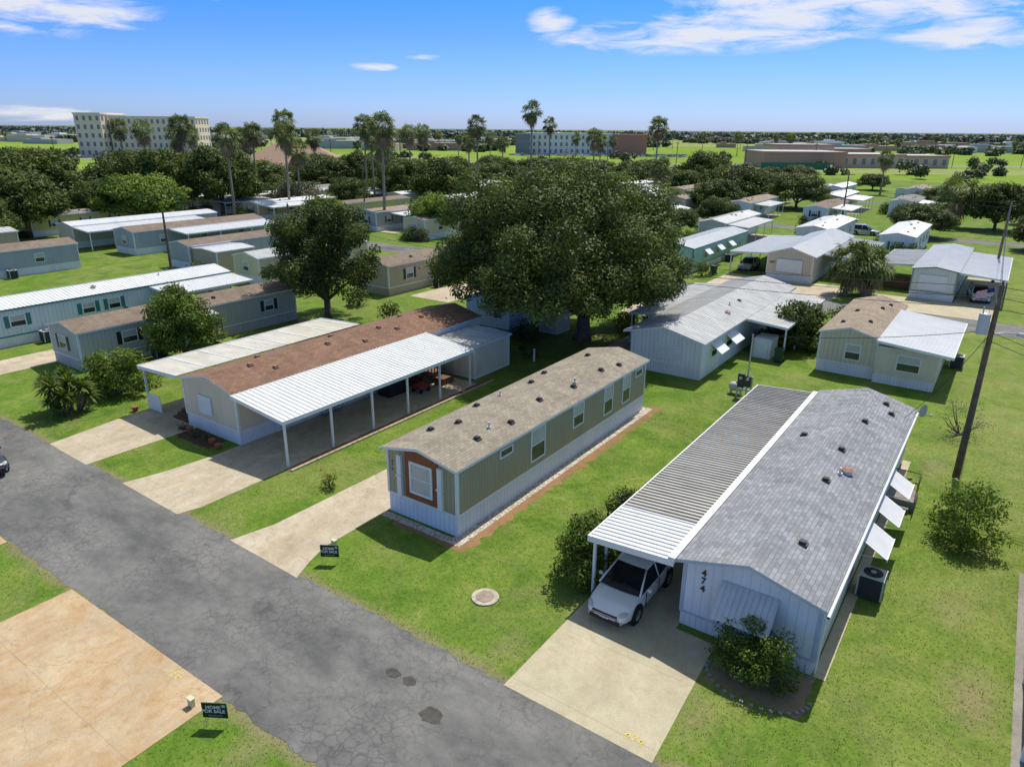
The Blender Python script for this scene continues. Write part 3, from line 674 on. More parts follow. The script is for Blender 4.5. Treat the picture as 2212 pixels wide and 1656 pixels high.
    for s in (-1,1):
        c=Vector((s*.62,-2.03,.62)); ax=Vector((s*.6,.8,.12)).normalized()
        for i in range(6):
            for j in range(12):
                def pt(i,j):
                    th=math.pi*i/6; ph=2*math.pi*j/12
                    return c+ax*.19*math.cos(th)+Vector((-ax.y,ax.x,0))*.1*math.sin(th)*math.cos(ph)+Vector((0,0,.08*math.sin(th)*math.sin(ph)))
                h.face([pt(i,j),pt(i,j+1),pt(i+1,j+1),pt(i+1,j)])
    mesh_obj('headlights',h,plain('headlamp',(.45,.47,.5),.1,spec=.8,var=.1),parent=e,smooth=True)
    text_part('plate_text','BZ4 1876',.06,(0,-2.252,.42),(R(90),0,0),DARK,e,.001)
    return e
def paintm(name,col):
    m=plain(name,col,.25,0,.02,spec=.5); b=m.node_tree.nodes["Principled BSDF"]; b.inputs['Coat Weight'].default_value=.6; b.inputs['Coat Roughness'].default_value=.05; return m
CARW=paintm('white_car_paint',(.74,.73,.69)); 
car("parked_car",(-8.85,20.5,.012),0,CARW)
car("dark_car",(-39.75,10.7,.01),R(90),paintm('dark_blue_paint',(.03,.035,.05)))
car("parked_car",(-1.8,85.5,.01),R(10),CARW,True)
car("parked_car",(-40,66,.01),0,paintm('red_car_paint',(.3,.03,.03))); car("parked_car",(-20.5,131,.01),R(90),paintm('silver_car_paint',(.4,.41,.43)),True); car("parked_car",(-26,88,.01),0,paintm('silver_car_paint',(.4,.41,.43)))
# ------------------------------------------------------------------ utility poles, wires, flag
def upole(x,y,h,arm=False,trans=False):
    e=empty("utility_pole",(x,y,0)); q=MB(); q.tube([(0,0,0),(0,0,h)],[.17,.1],12); mesh_obj('pole',q,POLEW,parent=e)
    q=MB()
    if arm: q.box(-1.1,1.1,-.05,.05,h-.6,h-.48)
    q.tube([(0,0,h),(0,0,h+.2)],.04,8); 
    if trans:
        q.tube([(-.38,-.1,h-2.3),(-.38,-.1,h-1.35)],.24,18,1); q.tube([(-.38,-.1,h-1.35),(-.38,-.1,h-1.28)],[.25,.1],18,1)
        q.tube([(-.48,-.1,h-1.3),(-.48,-.1,h-1.05)],.03,8,1)
        q.tube([(0,0,h-2.3),(.5,.3,h-2.2),(1.1,.6,h-2.25)],.03,8,1); q.tube([(1.0,.55,h-2.25),(1.35,.75,h-2.32)],[.08,.13],10,1)
    mesh_obj('hardware',q,[POLEW,plain('transformer_grey',(.5,.52,.54),.45)],parent=e)
upole(0,38.4,9.6,False,True); upole(-1,97,9); upole(-61.2,47.5,8.6); upole(-75,42,7.5); upole(-27.8,150,9,True); upole(-96,170,9); upole(-52,155,9); upole(-100,95,9)
def wires(p,qq,n,sag=.8,dz=.35):
    m=MB()
    for k in range(n):
        pts=[]
        for i in range(13):
            t=i/12; pts.append((p[0]+(qq[0]-p[0])*t,p[1]+(qq[1]-p[1])*t,p[2]-k*dz+(qq[2]-p[2])*t-sag*4*t*(1-t)))
        m.tube(pts,.014,4,cap=False)
    mesh_obj("power_lines",m,DARK)
wires((0,38.4,9.5),(-61.2,47.5,8.5),3,1.2,.5); wires((0,38.4,9.5),(40,36,9.5),3,.8,.5); wires((0,38.4,9.4),(-1,97,8.9),2,.9,.4); wires((0,38.4,7.5),(-12.1,43.1,4.2),1,.3); wires((0,38.4,7.4),(-2.6,37,3),1,.3)
wires((-61.2,47.5,8.5),(-130,58,8.5),3,1,.5); wires((-1,97,8.8),(-52,155,8.8),2,1,.5); wires((0,38.4,7.4),(18,28,6),2,.5,.4)
e=empty("flag",(-.25,38.3,9.1)); q=MB()
nx=12
for r_ in range(13):
    for c in range(nx):
        x0,x1=-c*.055,-(c+1)*.055
        f=lambda x:.04*math.sin(-x*9)
        z0,z1=.36-r_*.03,.36-(r_+1)*.03
        mi=0 if r_%2==0 else 1
        if r_<7 and c<5: mi=2
        q.face([(x0,f(x0),z0+x0*.35),(x1,f(x1),z0+x1*.35),(x1,f(x1),z1+x1*.35),(x0,f(x0),z1+x0*.35)],mi)
mesh_obj('cloth',q,[plain('flag_red',(.4,.02,.03),.7),plain('flag_white',(.7,.7,.7),.7),plain('flag_blue',(.02,.03,.15),.7)],parent=e)
q=MB(); q.tube([(.2,0,-.35),(-.0,0,.4)],.012,6); mesh_obj('staff',q,ALU,parent=e)
e=empty("electric_meter_post",(-12.1,43.1,0)); q=MB(); q.tube([(.1,.1,0),(.1,.1,4.2)],.05,8,1); q.box(-.45,-.05,-.12,.08,.7,1.6); q.box(.0,.35,-.12,.08,.8,1.5); q.box(-.5,.45,-.02,.04,.5,.6,1)
for x in (-.25,.18): q.tube([(x,-.12,1.35),(x,-.22,1.35)],.1,14,1)
for x in (-.45,.4): q.box(x-.05,x+.05,0,.08,0,1.5,1)
mesh_obj('boxes',q,[plain('meter_box',(.05,.055,.06),.5),ALU],parent=e)
e=empty("propane_tank",(-12.75,43.6,0)); q=MB(); pts=[];rad=[]
for i in range(13):
    t=-1+i/6; pts.append((t*.5,0,.5)); rad.append(.3*math.sqrt(max(.02,1-abs(t)**4)))
q.tube(pts,rad,18); q.tube([(0,0,.8),(0,0,.9)],.07,10); q.box(-.35,-.28,-.2,.2,0,.3); q.box(.28,.35,-.2,.2,0,.3)
mesh_obj('tank',q,plain('tank_grey',(.5,.52,.52),.4),parent=e,smooth=False)
# ------------------------------------------------------------------ other homes
def G3(n,c,mode='V',p=.3): return siding(n,c,mode,p,.35)
BLUEP=G3('pale_blue_siding',(.66,.74,.78)); GREY=G3('grey_siding',(.40,.42,.43)); GREYL=G3('light_grey_siding',(.52,.50,.45)); TAN=G3('tan_siding',(.53,.42,.29),'H',.18)
WHT=G3('white_siding',(.77,.78,.77)); CRM=G3('yellow_cream_siding',(.72,.61,.39),'H',.18); BEI=G3('beige_siding',(.66,.57,.43)); GRN=G3('mint_siding',(.40,.62,.50),'V',.3); YEL2=G3('yellow_siding',(.72,.58,.2))
SBR=shingle('shingle_brown2',(.24,.185,.145),.15); SDK=shingle('shingle_dark',(.05,.05,.055),.2); STN=shingle('shingle_tan',(.33,.265,.20),.15); SGY=shingle('shingle_grey2',(.27,.26,.24),.15)
TEAL=plain('teal_trim',(.03,.18,.19),.5)
def sidewins(side,a0,a1,n,z0=1.35,z1=2.25,w=.9):
    L=[];st=(a1-a0)/n
    for i in range(n):
        c=a0+st*(i+.5); L.append((side,c-w/2,c+w/2,z0,z1))
    return L
e,org=home("white_teal_mobile_home",-66,-61.2,16.5,40,BLUEP,MROOF,trim=TEAL,zw=2.85,rise=.45,metal=True,wins=[('R',26.3,27.2,1.5,2.3),('R',28.4,29.3,1.5,2.3),('R',21,22,1.5,2.3)],shutters=TEAL,skirtm=SKIRT,vents=[(-62.5,28,2),(-63,34,1)])
lean_roof("porch_roof",e,org,-61.1,2.75,-57.6,2.5,32,40,MROOF,posts=[(-57.7,y) for y in (32.2,36,39.8)])
e,org=home("grey_brown_mobile_home",-54.7,-50.6,21,39.2,GREYL,SBR,zw=2.75,rise=.5,wins=[('F',-53.4,-52.4,1.3,2.2),('R',36,36.8,1.4,2.2),('R',24,25,1.4,2.2)],shutters=DARK,skirtm=GREYL,vents=[(-53.5,26,0),(-51.6,32,0),(-53.4,33,0),(-51.8,27,1)])
lean_roof("door_awning",e,org,-50.6,2.55,-49.3,2.35,29.2,30.8,MROOF,posts=[])
q=MB(); q.box(-50.6,-50.56,29.6,30.4,.8,2.5); mesh_obj('door',q,WHITE,org,parent=e)
q=MB()
q.box(-50.6,-49.2,29.2,31.2,.6,.7)
for y in np.arange(29.2,31.2,.25): q.box(-49.25,-49.2,y,y+.04,.7,1.6)
q.box(-49.27,-49.18,29.2,31.2,1.6,1.66); mesh_obj('deck',q,WOOD,org,parent=e)
home("grey_mobile_home",-94.6,-90.4,20,39.6,GREY,SBR,zw=2.9,rise=.5,wins=sidewins('R',22,38,3),skirtm=SKIRT)
home("grey_mobile_home",-83,-78.8,46.6,62,GREY,SBR,zw=2.8,rise=.45,wins=sidewins('R',47,61,3))
e,org=home("grey_mobile_home",-98.5,-93.6,48,68,GREY,SBR,zw=3,rise=.5,wins=sidewins('F',-98,-94.1,1)+sidewins('R',49,67,3))
lean_roof("porch_roof",e,org,-93.5,2.9,-89.5,2.6,53,68,MROOF,posts=[(-89.6,y) for y in (53.2,58,63,67.8)])
e,org=home("grey_mobile_home",-110,-105.5,46,68,GREYL,MROOF,metal=True,zw=3,rise=.4,wins=sidewins('R',49,67,3))
lean_roof("carport_roof",e,org,-105.4,2.9,-101.2,2.6,46,64,MROOF,posts=[(-101.3,y) for y in (46.2,50,55,60,63.8)])
home("storage_shed",-79,-74,47,52,TAN,MROOF,metal=True,zw=2.5,rise=.2,sk=.1)
home("cream_mobile_home",-69.6,-65.2,46.2,62,CRM,MROOF2,metal=True,zw=2.8,rise=.5,wins=sidewins('R',47,61,3)+sidewins('F',-69,-66,1))
home("storage_shed",-63.9,-60.2,49,53,CRM,MROOF,metal=True,zw=2.4,rise=.2,sk=.1)
home("tan_mobile_home",-54.8,-50.5,50.6,64.5,TAN,SBR,zw=3,rise=.5,wins=[('R',53.2,54.2,1.4,2.4),('R',59,60,1.4,2.4)],shutters=DARK,skirtm=TAN,vents=[(-51.5,55,0),(-51.8,60,0)])
home("blue_mobile_home",-36.2,-31.9,45.2,60,BLUEP,SDK,zw=2.9,rise=.55,trim=WHITE,wins=[('F',-33.4,-32.7,1.6,2.4),('R',49,50,1.4,2.4)],skirtm=plain('blue_skirt',(.10,.25,.33),.6))
e,org=home("storage_shed",-31.2,-29.4,48.6,50.6,G3('shed_resin',(.6,.57,.5)),plain('shed_roof',(.5,.48,.42),.6),sk=.06,zw=1.9,rise=.35,corner=False)
q=MB(); q.box(-30.7,-29.9,48.57,48.6,.1,1.8); mesh_obj('door',q,plain('shed_door',(.5,.48,.44)),org,parent=e)
e,org=home("white_mobile_home",-20.8,-15.6,44.6,66,WHT,MROOF2,metal=True,zw=2.8,rise=.65,ov=.4,oy=.6,pitch=.35,wins=[('R',46.5,47.5,1.2,2.1),('R',49.5,50.8,1.2,2.1)],vents=[(-16.5,52,2),(-17.1,54,1),(-17,56,0)])
lean_roof("carport_roof",e,org,-21.2,2.75,-23.6,2.5,50,64,MROOF2,posts=[(-23.5,y) for y in (50.2,55,59,63.8)],pitch=.4)
lean_roof("porch_roof",e,org,-15.2,2.75,-12.2,2.5,52.5,64,MROOF2,posts=[(-12.3,y) for y in (52.7,56,60,63.8)],pitch=.4)
q=MB()
for y0,y1 in ((46.2,47.8),(49.2,51.1)):
    q.face([(-15.57,y0,2.25),(-14.75,y0,1.65),(-14.75,y1,1.65),(-15.57,y1,2.25)])
for i in range(5): q.box(-18.9,-16.9,44.54,44.58,1.15+i*.2,1.32+i*.2)
mesh_obj('awnings',q,WHITE,org,parent=e)
q=MB(); q.box(-14.4,-13.1,52.2,54,.0,1.5); q.box(-14.2,-13.3,52.1,52.2,.1,1.4); mesh_obj('porch_cabinet',q,WHITE,org,parent=e)
e,org=home("beige_mobile_home",-9.8,-6.05,51.9,64.2,BEI,STN,zw=2.85,rise=.55,wins=[('F',-8.0,-7.1,1.2,2.2)],vents=[(-8.6,58,0),(-7.2,55,0),(-7.2,60,0),(-8.8,54,0),(-6.9,62,0)],skirtm=SKIRT)
w=MB(); w.box(-6.0,-2.4,51.5,61,.0,2.55); mesh_obj('addition_walls',w,CREAM,org,parent=e)
w=MB(); w.box(-6.02,-2.38,51.48,51.52,.0,.6); mesh_obj('addition_skirt',w,SKIRT,org,parent=e)
lean_roof("addition_roof",e,org,-6.1,3.0,-1.6,2.6,51.0,61.5,MROOF,pitch=.3)
fr,gl=MB(),MB(); window(fr,gl,'F',51.5,-4.7,-3.4,1.1,2.1); mesh_obj('window_frames',fr,WHITE,org,parent=e); mesh_obj('window_glass',gl,[GLASS,BLIND],org,parent=e)
e,org=home("beige_mobile_home",-22.6,-17.6,83.2,104,BEI,MROOF,metal=True,zw=3,rise=.8,ov=.3,wins=[('F',-21.4,-18.8,1.1,2.4)],skirtm=SKIRT)
text_part('house_number','407',.4,(-22.0-org[0],83.15-org[1],2.0),(R(90),0,0),DARK,e,.01)
q=MB(); q.box(-21.5,-18.7,83.05,83.14,1.05,2.45); mesh_obj('storm_shutter',q,WHITE,org,parent=e)
lean_roof("carport_roof",e,org,-22.9,2.85,-27.2,2.6,84,101,MROOF,posts=[(-27.1,y) for y in (84.2,88,92,96,100.8)])
lean_roof("porch_roof",e,org,-17.3,2.85,-13.6,2.6,87,103,MROOF2,posts=[(-13.7,y) for y in (87.2,92,97,102.8)])
e,org=home("white_green_mobile_home",-7.8,-3.8,82.4,101.5,G3('green_white',(.68,.73,.64)),MROOF,metal=True,zw=3,rise=.35,wins=[],trim=G3('green_trim',(.2,.3,.25)))
q=MB(); q.box(-7.1,-4.6,82.3,82.38,1.0,2.5); mesh_obj('storm_shutter',q,WHITE,org,parent=e)
lean_roof("carport_roof",e,org,-3.7,2.95,.3,2.65,82.6,99,MROOF,posts=[(.2,y) for y in (82.8,88,93,98.8)])
lean_roof("porch_roof",e,org,-7.9,2.85,-11.6,2.6,86,98,MROOF2,posts=[(-11.5,y) for y in (86.2,92,97.8)])
q=MB(); q.box(-11.4,-7.9,86.2,86.3,.1,1.2); q.box(-11.5,-11.4,86.2,97,.1,1.2); mesh_obj('deck_screen',q,WOOD,org,parent=e)
e,org=home("mint_mobile_home",-34.9,-30.6,81,101,GRN,MROOF,metal=True,zw=2.9,rise=.4,wins=sidewins('R',83,100,4),trim=plain('green_trim2',(.1,.25,.15)))
q=MB()
for c in (85.1,89.4,93.6): q.face([(-30.57,c-.8,2.5),(-29.8,c-.8,1.9),(-29.8,c+.8,1.9),(-30.57,c+.8,2.5)])
mesh_obj('window_awnings',q,WHITE,org,parent=e)
e,org=home("white_mobile_home",6.2,10.4,18,38,WHT,SGY,wins=sidewins('L',20,36,3))
lean_roof("carport_roof",e,org,6.1,2.75,2.95,2.55,17,37,MROOF,posts=[(3.0,y) for y in (20.0,23.5,27,31,35)])
wallc=[BLUEP,GREYL,TAN,WHT,CRM,BEI,YEL2,WHT,BEI,GREY]; roofc=[(MROOF,True),(MROOF2,True),(SBR,False),(STN,False),(SGY,False),(MROOF,True)]
names={id(BLUEP):'pale_blue',id(GREYL):'grey',id(TAN):'tan',id(WHT):'white',id(CRM):'cream',id(BEI):'beige',id(YEL2):'yellow',id(GREY):'grey',id(GRN):'mint'}
SHR=[]
def rowhome(s0,a0,a1,wm=None):
    w=wm or random.choice(wallc); rm,mt=random.choice(roofc); wd=random.uniform(4.1,4.8)
    L=random.uniform(.78,1)*(a1-a0)
    if random.random()<.5: a0=a1-L
    else: a1=a0+L
    e,org=home(names[id(w)]+"_mobile_home",s0,s0+wd,a0,a1,w,rm,metal=mt,pitch=.6,zw=random.uniform(2.8,3.1),rise=random.uniform(.35,.6),wins=sidewins('R',a0+1,a1-1,random.choice([3,4]))+[('F',s0+1.5,s0+2.6,1.3,2.3)],
      shutters=random.choice([None,None,DARK,TEAL,plain('brown_shutter',(.12,.06,.04))]),vents=[(s0+random.uniform(1,wd-1),random.uniform(a0+1,a1-1),random.choice([0,1,2])) for _ in range(5)])
    for _ in range(3): SHR.append((s0+random.uniform(-1.2,wd+1),a0-random.uniform(.6,1.3)))
    for _ in range(2): SHR.append((s0-1,random.uniform(a0,a1)))
    if random.random()<.75:
        ww=random.uniform(2.8,4); y0=a0+random.uniform(0,4); y1=y0+random.uniform(8,13)
        y1=min(y1,a1)
        lean_roof("carport_roof",e,org,s0+wd+.1,2.75,s0+wd+ww,2.5,y0,y1,random.choice([MROOF,MROOF2]),pitch=.6,posts=[(s0+wd+ww-.1,y) for y in np.linspace(y0+.1,y1-.1,4)])
        sheet("driveway",rect(s0+wd,s0+wd+ww,y0-3,y1),.012,CONC)
    if random.random()<.5:
        home("storage_shed",s0-3.6,s0-1,a1-3.2,a1-.4,random.choice([WHT,BEI,GREYL]),random.choice([MROOF,SGY]),sk=.1,zw=2.2,rise=.3)
for s0 in (-126,-140,-154,-168): rowhome(s0,43,63)
for s0 in (-112,-126,-140,-156): rowhome(s0,20,40)
for s0 in (-50,-63,-77,-90,-117,-131,-145,-160,-175): rowhome(s0,81,101)
home("yellow_mobile_home",-104,-99.8,88,107,YEL2,SBR,zw=3,rise=.4,wins=sidewins('R',89,106,4))
for s0 in (-12.5,-26,-40,-53,-67,-82,-96,-110,-124,-139,-154,-170): rowhome(s0 if s0!=-12.5 else -14.8,107,126)
for s0 in (-33,-47,-60,-74,-88,-103,-118,-133,-149,-165,-181): rowhome(s0,140,160)
for s0 in (-22,-36,-52,-70,-86,-102,-118,-134,-150,-170): rowhome(s0,164,184)
for s0 in (-24,-42,-60,-80,-100,-120,-142,-165): rowhome(s0,198,216,random.choice([BEI,WHT,TAN]))
sheet("driveway",rect(-27.2,-13.8,76,84),.012,CONC); sheet("driveway",rect(-11,-0.2,75.6,82.3),.012,CONCP); sheet("driveway",rect(-3.7,.3,82.3,99),.0121,CONCP)
sheet("patio",rect(-49,-44,52,60),.012,CONC); sheet("patio",rect(-29,-25,59,66),.012,CONC); sheet("driveway",rect(-43,-36.5,58,70.6),.012,CONC)
sheet("driveway",rect(-24.5,-21,48,70.6),.012,CONC)
# ------------------------------------------------------------------ vegetation
def leafmesh(name,clumps,per,size,mat,aspect=.5,flat=.0,shell=(.55,1.05)):
    C=[];
    for c in clumps:
        n=max(6,int(per*c[3]**2)); C.append(np.repeat(np.array([c[:4]]),n,0))
    idx=np.concatenate([np.full(len(a),i) for i,a in enumerate(C)]); C=np.concatenate(C); n=len(C)
    d=rng.normal(size=(n,3)); d/=np.linalg.norm(d,axis=1)[:,None]
    rr=rng.uniform(shell[0],shell[1],n)**.7
    pos=C[:,:3]+d*(C[:,3]*rr)[:,None]*np.array([1,1,.75])+rng.normal(size=(n,3))*(C[:,3]*.12)[:,None]
    pos[:,2]=np.maximum(pos[:,2],.05)
    nor=d*.8+rng.normal(size=(n,3))*.45+np.array([0,0,.35]); nor/=np.linalg.norm(nor,axis=1)[:,None]
    t=rng.normal(size=(n,3)); t-=nor*np.sum(t*nor,1)[:,None]; t/=np.linalg.norm(t,axis=1)[:,None]
    b=np.cross(nor,t); s=size*rng.uniform(.6,1.3,n)
    t*=s[:,None]; b*=(s*aspect)[:,None]
    V=np.empty((n,4,3)); V[:,0]=pos-t; V[:,1]=pos+b; V[:,2]=pos+t; V[:,3]=pos-b
    me=bpy.data.meshes.new(name); me.vertices.add(n*4); me.vertices.foreach_set('co',V.ravel())
    me.loops.add(n*4); me.loops.foreach_set('vertex_index',np.arange(n*4)); me.polygons.add(n)
    me.polygons.foreach_set('loop_start',np.arange(n)*4); me.polygons.foreach_set('loop_total',np.full(n,4))
    ct=rng.uniform(0,1,len(clumps))
    tint=np.clip(.12+.6*ct[idx]+.32*rng.uniform(-.5,.8,n)+.3*(rr-.8),0,1)  # random tone per clump and leaf; clump-interior shade painted in as darker tint
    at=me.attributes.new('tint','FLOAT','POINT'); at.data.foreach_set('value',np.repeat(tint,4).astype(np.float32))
    me.materials.append(mat); me.update(calc_edges=True); return me
def crown(rx,ry,z0,z1,n,r0,r1,bottom=.35,off=(0,0)):
    L=[]; zc=z0+(z1-z0)*bottom; p1,p2=random.uniform(0,6.28),random.uniform(0,6.28)
    for i in range(n):
        ph=random.uniform(0,2*math.pi)
        cz=random.uniform(-.75,1); rad=math.sqrt(max(0,1-cz*cz)) if cz>0 else (1-.25*cz*cz)
        k=random.uniform(.66,1.06)
        h=(z1-zc) if cz>0 else (zc-z0)
        lobes=1+.12*math.sin(3*ph+p1)+.10*math.sin(5*ph+p2)
        L.append((off[0]+rx*rad*k*lobes*math.cos(ph),off[1]+ry*rad*k*lobes*math.sin(ph),zc+cz*h*k,random.uniform(r0,r1)))
    return L
def tree_parts(rx,h,z0,nclump,cr,per,size,mat,tr=.3,nl=9,fill=.25,off=(0,0),ry=None):
    ry=ry or rx
    cl=crown(rx-cr[1]*.8,ry-cr[1]*.8,z0+cr[1]*.6,h-cr[1]*.7,nclump,*cr,off=off)
    cl+= [(off[0]+random.uniform(-.5,.5)*rx,off[1]+random.uniform(-.5,.5)*ry,z0+(h-z0)*random.uniform(.3,.75),cr[1]*1.1) for _ in range(int(nclump*fill))]
    lm=leafmesh("crown_leaves",cl,per,size,mat)
    q=MB(); fork=z0*.9+.3
    q.tube([(0,0,-.1),(.03,.02,fork*.3),(0,.05,fork)],[tr*1.5,tr,tr*.9],12)
    for i in range(nl):
        c=random.choice(cl); mid=Vector((c[0]*.45+random.uniform(-.3,.3),c[1]*.45+random.uniform(-.3,.3),fork+(c[2]-fork)*.55))
        q.tube([(0,.03,fork-.15),tuple(mid),tuple(c[:3])],[tr*.6,tr*.32,tr*.1],7)
        for _ in range(2):
            c2=random.choice(cl)
            if (Vector(c2[:3])-mid).length<rx*.7: q.tube([tuple(mid),c2[:3]],[tr*.25,tr*.06],5)
    tm=bpy.data.meshes.new("trunk"); tm.from_pydata(q.v,[],q.f); tm.materials.append(BARK); tm.polygons.foreach_set('use_smooth',[True]*len(q.f))
    return tm,lm
def place(name,parts,x,y,scale=(1,1,1),rz=None,z=0):
    e=empty(name,(x,y,z),random.uniform(0,6.28) if rz is None else rz); e.scale=scale
    for nm,me in zip(('trunk','crown'),parts):
        if me is None: continue
        o=link(bpy.data.objects.new(nm,me)); o.parent=e
    return e
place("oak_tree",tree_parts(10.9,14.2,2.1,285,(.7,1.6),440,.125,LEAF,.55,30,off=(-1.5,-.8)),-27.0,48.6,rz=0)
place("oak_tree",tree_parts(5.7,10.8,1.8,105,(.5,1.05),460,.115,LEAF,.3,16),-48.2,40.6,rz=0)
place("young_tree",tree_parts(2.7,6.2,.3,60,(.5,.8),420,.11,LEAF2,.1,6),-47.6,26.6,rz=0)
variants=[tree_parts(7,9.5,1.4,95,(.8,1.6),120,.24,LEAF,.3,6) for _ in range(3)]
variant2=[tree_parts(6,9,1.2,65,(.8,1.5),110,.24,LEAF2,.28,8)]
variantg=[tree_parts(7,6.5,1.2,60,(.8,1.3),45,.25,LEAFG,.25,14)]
TL=[(-76,109,8.5,10.7,0),(-92,140,11,12,0),(-78,152,10,12,0),(-62,122,7.5,9.5,1),(-68,140,8,13,0),(-56,140,8.5,13.3,0),(-49,190,9.5,9.6,0),(-41,192,7,10.3,0),(-24,165,8,10.3,0),(-15,158,8,10.8,0),(-12.5,113,4.3,7.3,1),
 (-6,240,9,8.2,0),(8,235,9,8.5,0),(18,240,8,8,0),(34,205,9,8.4,0),(42,150,6,7,0),(56,215,8.5,11,0),(51,170,9,9.4,0),(62,160,7,8,0),(66,117,5.2,5.8,0),(84,126,6,8.5,0),(76,103,4.5,6,0),(-44,148,7.5,6.2,2),(-98,118,9,11,0),(-60,170,9,9.5,0),(-75,185,10,11,0),(-108,165,10,12,0),
 (96,165,5,5,0),(110,150,6,6,0),(-30,210,8,8,0),(70,200,6,6,0),(92,240,7,6,0),(-100,215,10,10,0),(-125,190,10,11,0),(-34,150,5,7,0),(2,185,6,7.5,0),(20,160,5,6,1),(-88,98,6,8,0),(90,112,5,7,1),(-73,98,5,7.5,0),(-33,128,4,5,1),(27,118,3.5,4.5,0),(36,128,4,5.5,0),
 (-8,200,7,8,0),(14,210,7,8,0),(-4,150,4,5.5,0),(24,190,6,6.5,1),(44,190,6,7,0),(78,225,6,6,0),(60,245,6,6,0),(105,215,5,5,0),(-20,240,8,8,0),(-42,235,8,9,0),(28,250,8,7,0),(46,255,7,7,0),(-60,225,9,9,0),(-70,122,5,8,0),(96,135,4,5,0)]
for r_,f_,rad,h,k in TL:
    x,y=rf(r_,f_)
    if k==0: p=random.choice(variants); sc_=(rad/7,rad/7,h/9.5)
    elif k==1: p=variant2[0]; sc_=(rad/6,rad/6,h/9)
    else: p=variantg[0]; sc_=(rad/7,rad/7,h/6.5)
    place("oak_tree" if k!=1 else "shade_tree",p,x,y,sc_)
def bushparts(rx,ry,h,n,cr,per,size,mat):
    cl=[]
    for i in range(n):
        ph=random.uniform(0,6.28); k=math.sqrt(random.random()); zz=random.uniform(.12,1)
        cl.append((rx*k*math.cos(ph)*(1.1-.45*zz),ry*k*math.sin(ph)*(1.1-.45*zz),h*zz*(1-.2*k),random.uniform(*cr)))
    q=MB()
    for i in range(8):
        c=random.choice(cl); q.tube([(0,0,0),(c[0]*.6,c[1]*.6,c[2]*.5),c[:3]],[.05,.03,.01],5)
    tm=bpy.data.meshes.new("stems"); tm.from_pydata(q.v,[],q.f); tm.materials.append(BARK)
    return tm,leafmesh("leaves",cl,per,size,mat)
def bush(name,x,y,*a): return place(name,bushparts(*a),x,y,rz=0)
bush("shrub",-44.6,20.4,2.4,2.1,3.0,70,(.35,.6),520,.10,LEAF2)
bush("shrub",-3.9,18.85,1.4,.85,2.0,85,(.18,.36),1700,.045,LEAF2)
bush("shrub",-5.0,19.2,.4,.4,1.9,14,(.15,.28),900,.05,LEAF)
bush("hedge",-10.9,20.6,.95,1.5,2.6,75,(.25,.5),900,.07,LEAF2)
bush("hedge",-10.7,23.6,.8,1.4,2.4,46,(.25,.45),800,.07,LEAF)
bush("oleander_bush",-12.4,56.6,2.1,2.3,4.0,70,(.45,.75),320,.12,LEAF)
bush("citrus_tree",.85,31.8,1.5,1.4,2.8,70,(.25,.48),560,.065,LEAF2)
bush("bare_shrub",-.3,44.5,1.4,1.4,2.6,30,(.25,.5),160,.05,LEAFG)
bush("yellow_bush",-25.6,54,1.2,1.2,1.6,20,(.35,.6),200,.12,leafmat('yellow_leaves',(.16,.14,.01),(.4,.34,.02)))
bush("shrub",-24.8,58.8,1.6,1.6,3.0,28,(.4,.7),150,.14,LEAFG)
bush("shrub",-27.9,42,.8,.8,1,14,(.2,.35),300,.09,LEAF)
bush("flowering_plant",-24.1,19.6,.45,.4,.7,14,(.12,.22),700,.06,LEAF2)
cl=[(random.uniform(-.4,.4),random.uniform(-.35,.35),random.uniform(.55,.95),.07) for _ in range(9)]
place("red_flowers",(None,leafmesh("petals",cl,1600,.04,REDF)),-24.1,19.6,rz=0)
for x,y in ((-35.9,19.4),(-34.6,19.3),(-33.6,19.4)): bush("flowering_plant",x,y,.4,.3,.4,8,(.12,.2),500,.06,LEAF)
BV=[bushparts(1.1,1.1,1.7,22,(.3,.5),170,.12,m_) for m_ in (LEAF,LEAF2,LEAF)]
for x,y in SHR:
    s=random.uniform(.6,1.3); place("garden_shrub",random.choice(BV),x,y,(s,s,s*random.uniform(.7,1.3)))
for x,y in ((-50,46),(-57,63),(-75,45),(-58,44.5),(-30.5,45.5),(-43.5,43.5),(-11,66),(-29,80)): place("garden_shrub",random.choice(BV),x,y)
def blades(q,cx,cy,cz,n,L,w,down=.2,mi=0,elev=(0,1.4)):
    for i in range(n):
        ph=random.uniform(0,6.28); el=random.uniform(*elev); l=L*random.uniform(.7,1.1)
        d=Vector((math.cos(ph)*math.cos(el),math.sin(ph)*math.cos(el),math.sin(el))); s=Vector((-math.sin(ph),math.cos(ph),0))*w
        o=Vector((cx,cy,cz)); m_=o+d*l*.55+Vector((0,0,.02)); t=o+d*l-Vector((0,0,down*l*math.cos(el)))
        q.face([o-s*.5,o+s*.5,m_+s,m_-s],mi); q.face([m_-s,m_+s,t],mi)
def addtint(me,lo=.2,hi=1):
    at=me.attributes.new('tint','FLOAT','POINT'); n=len(me.vertices); at.data.foreach_set('value',rng.uniform(lo,hi,n).astype(np.float32))
e=empty("yucca_plant",(-44.0,17.0,0)); q=MB(); t=MB()
for i in range(19):
    x,y,z=random.uniform(-1.3,1.3),random.uniform(-1,1),random.uniform(.4,2.1)
    t.tube([(x*.6,y*.6,0),(x,y,z)],.07,6); blades(q,x,y,z,80,.8,.055,elev=(-.4,1.4))
mesh_obj('stems',t,BARK,parent=e); o=mesh_obj('leaves',q,LEAF2,parent=e); addtint(o.data,.1,1)
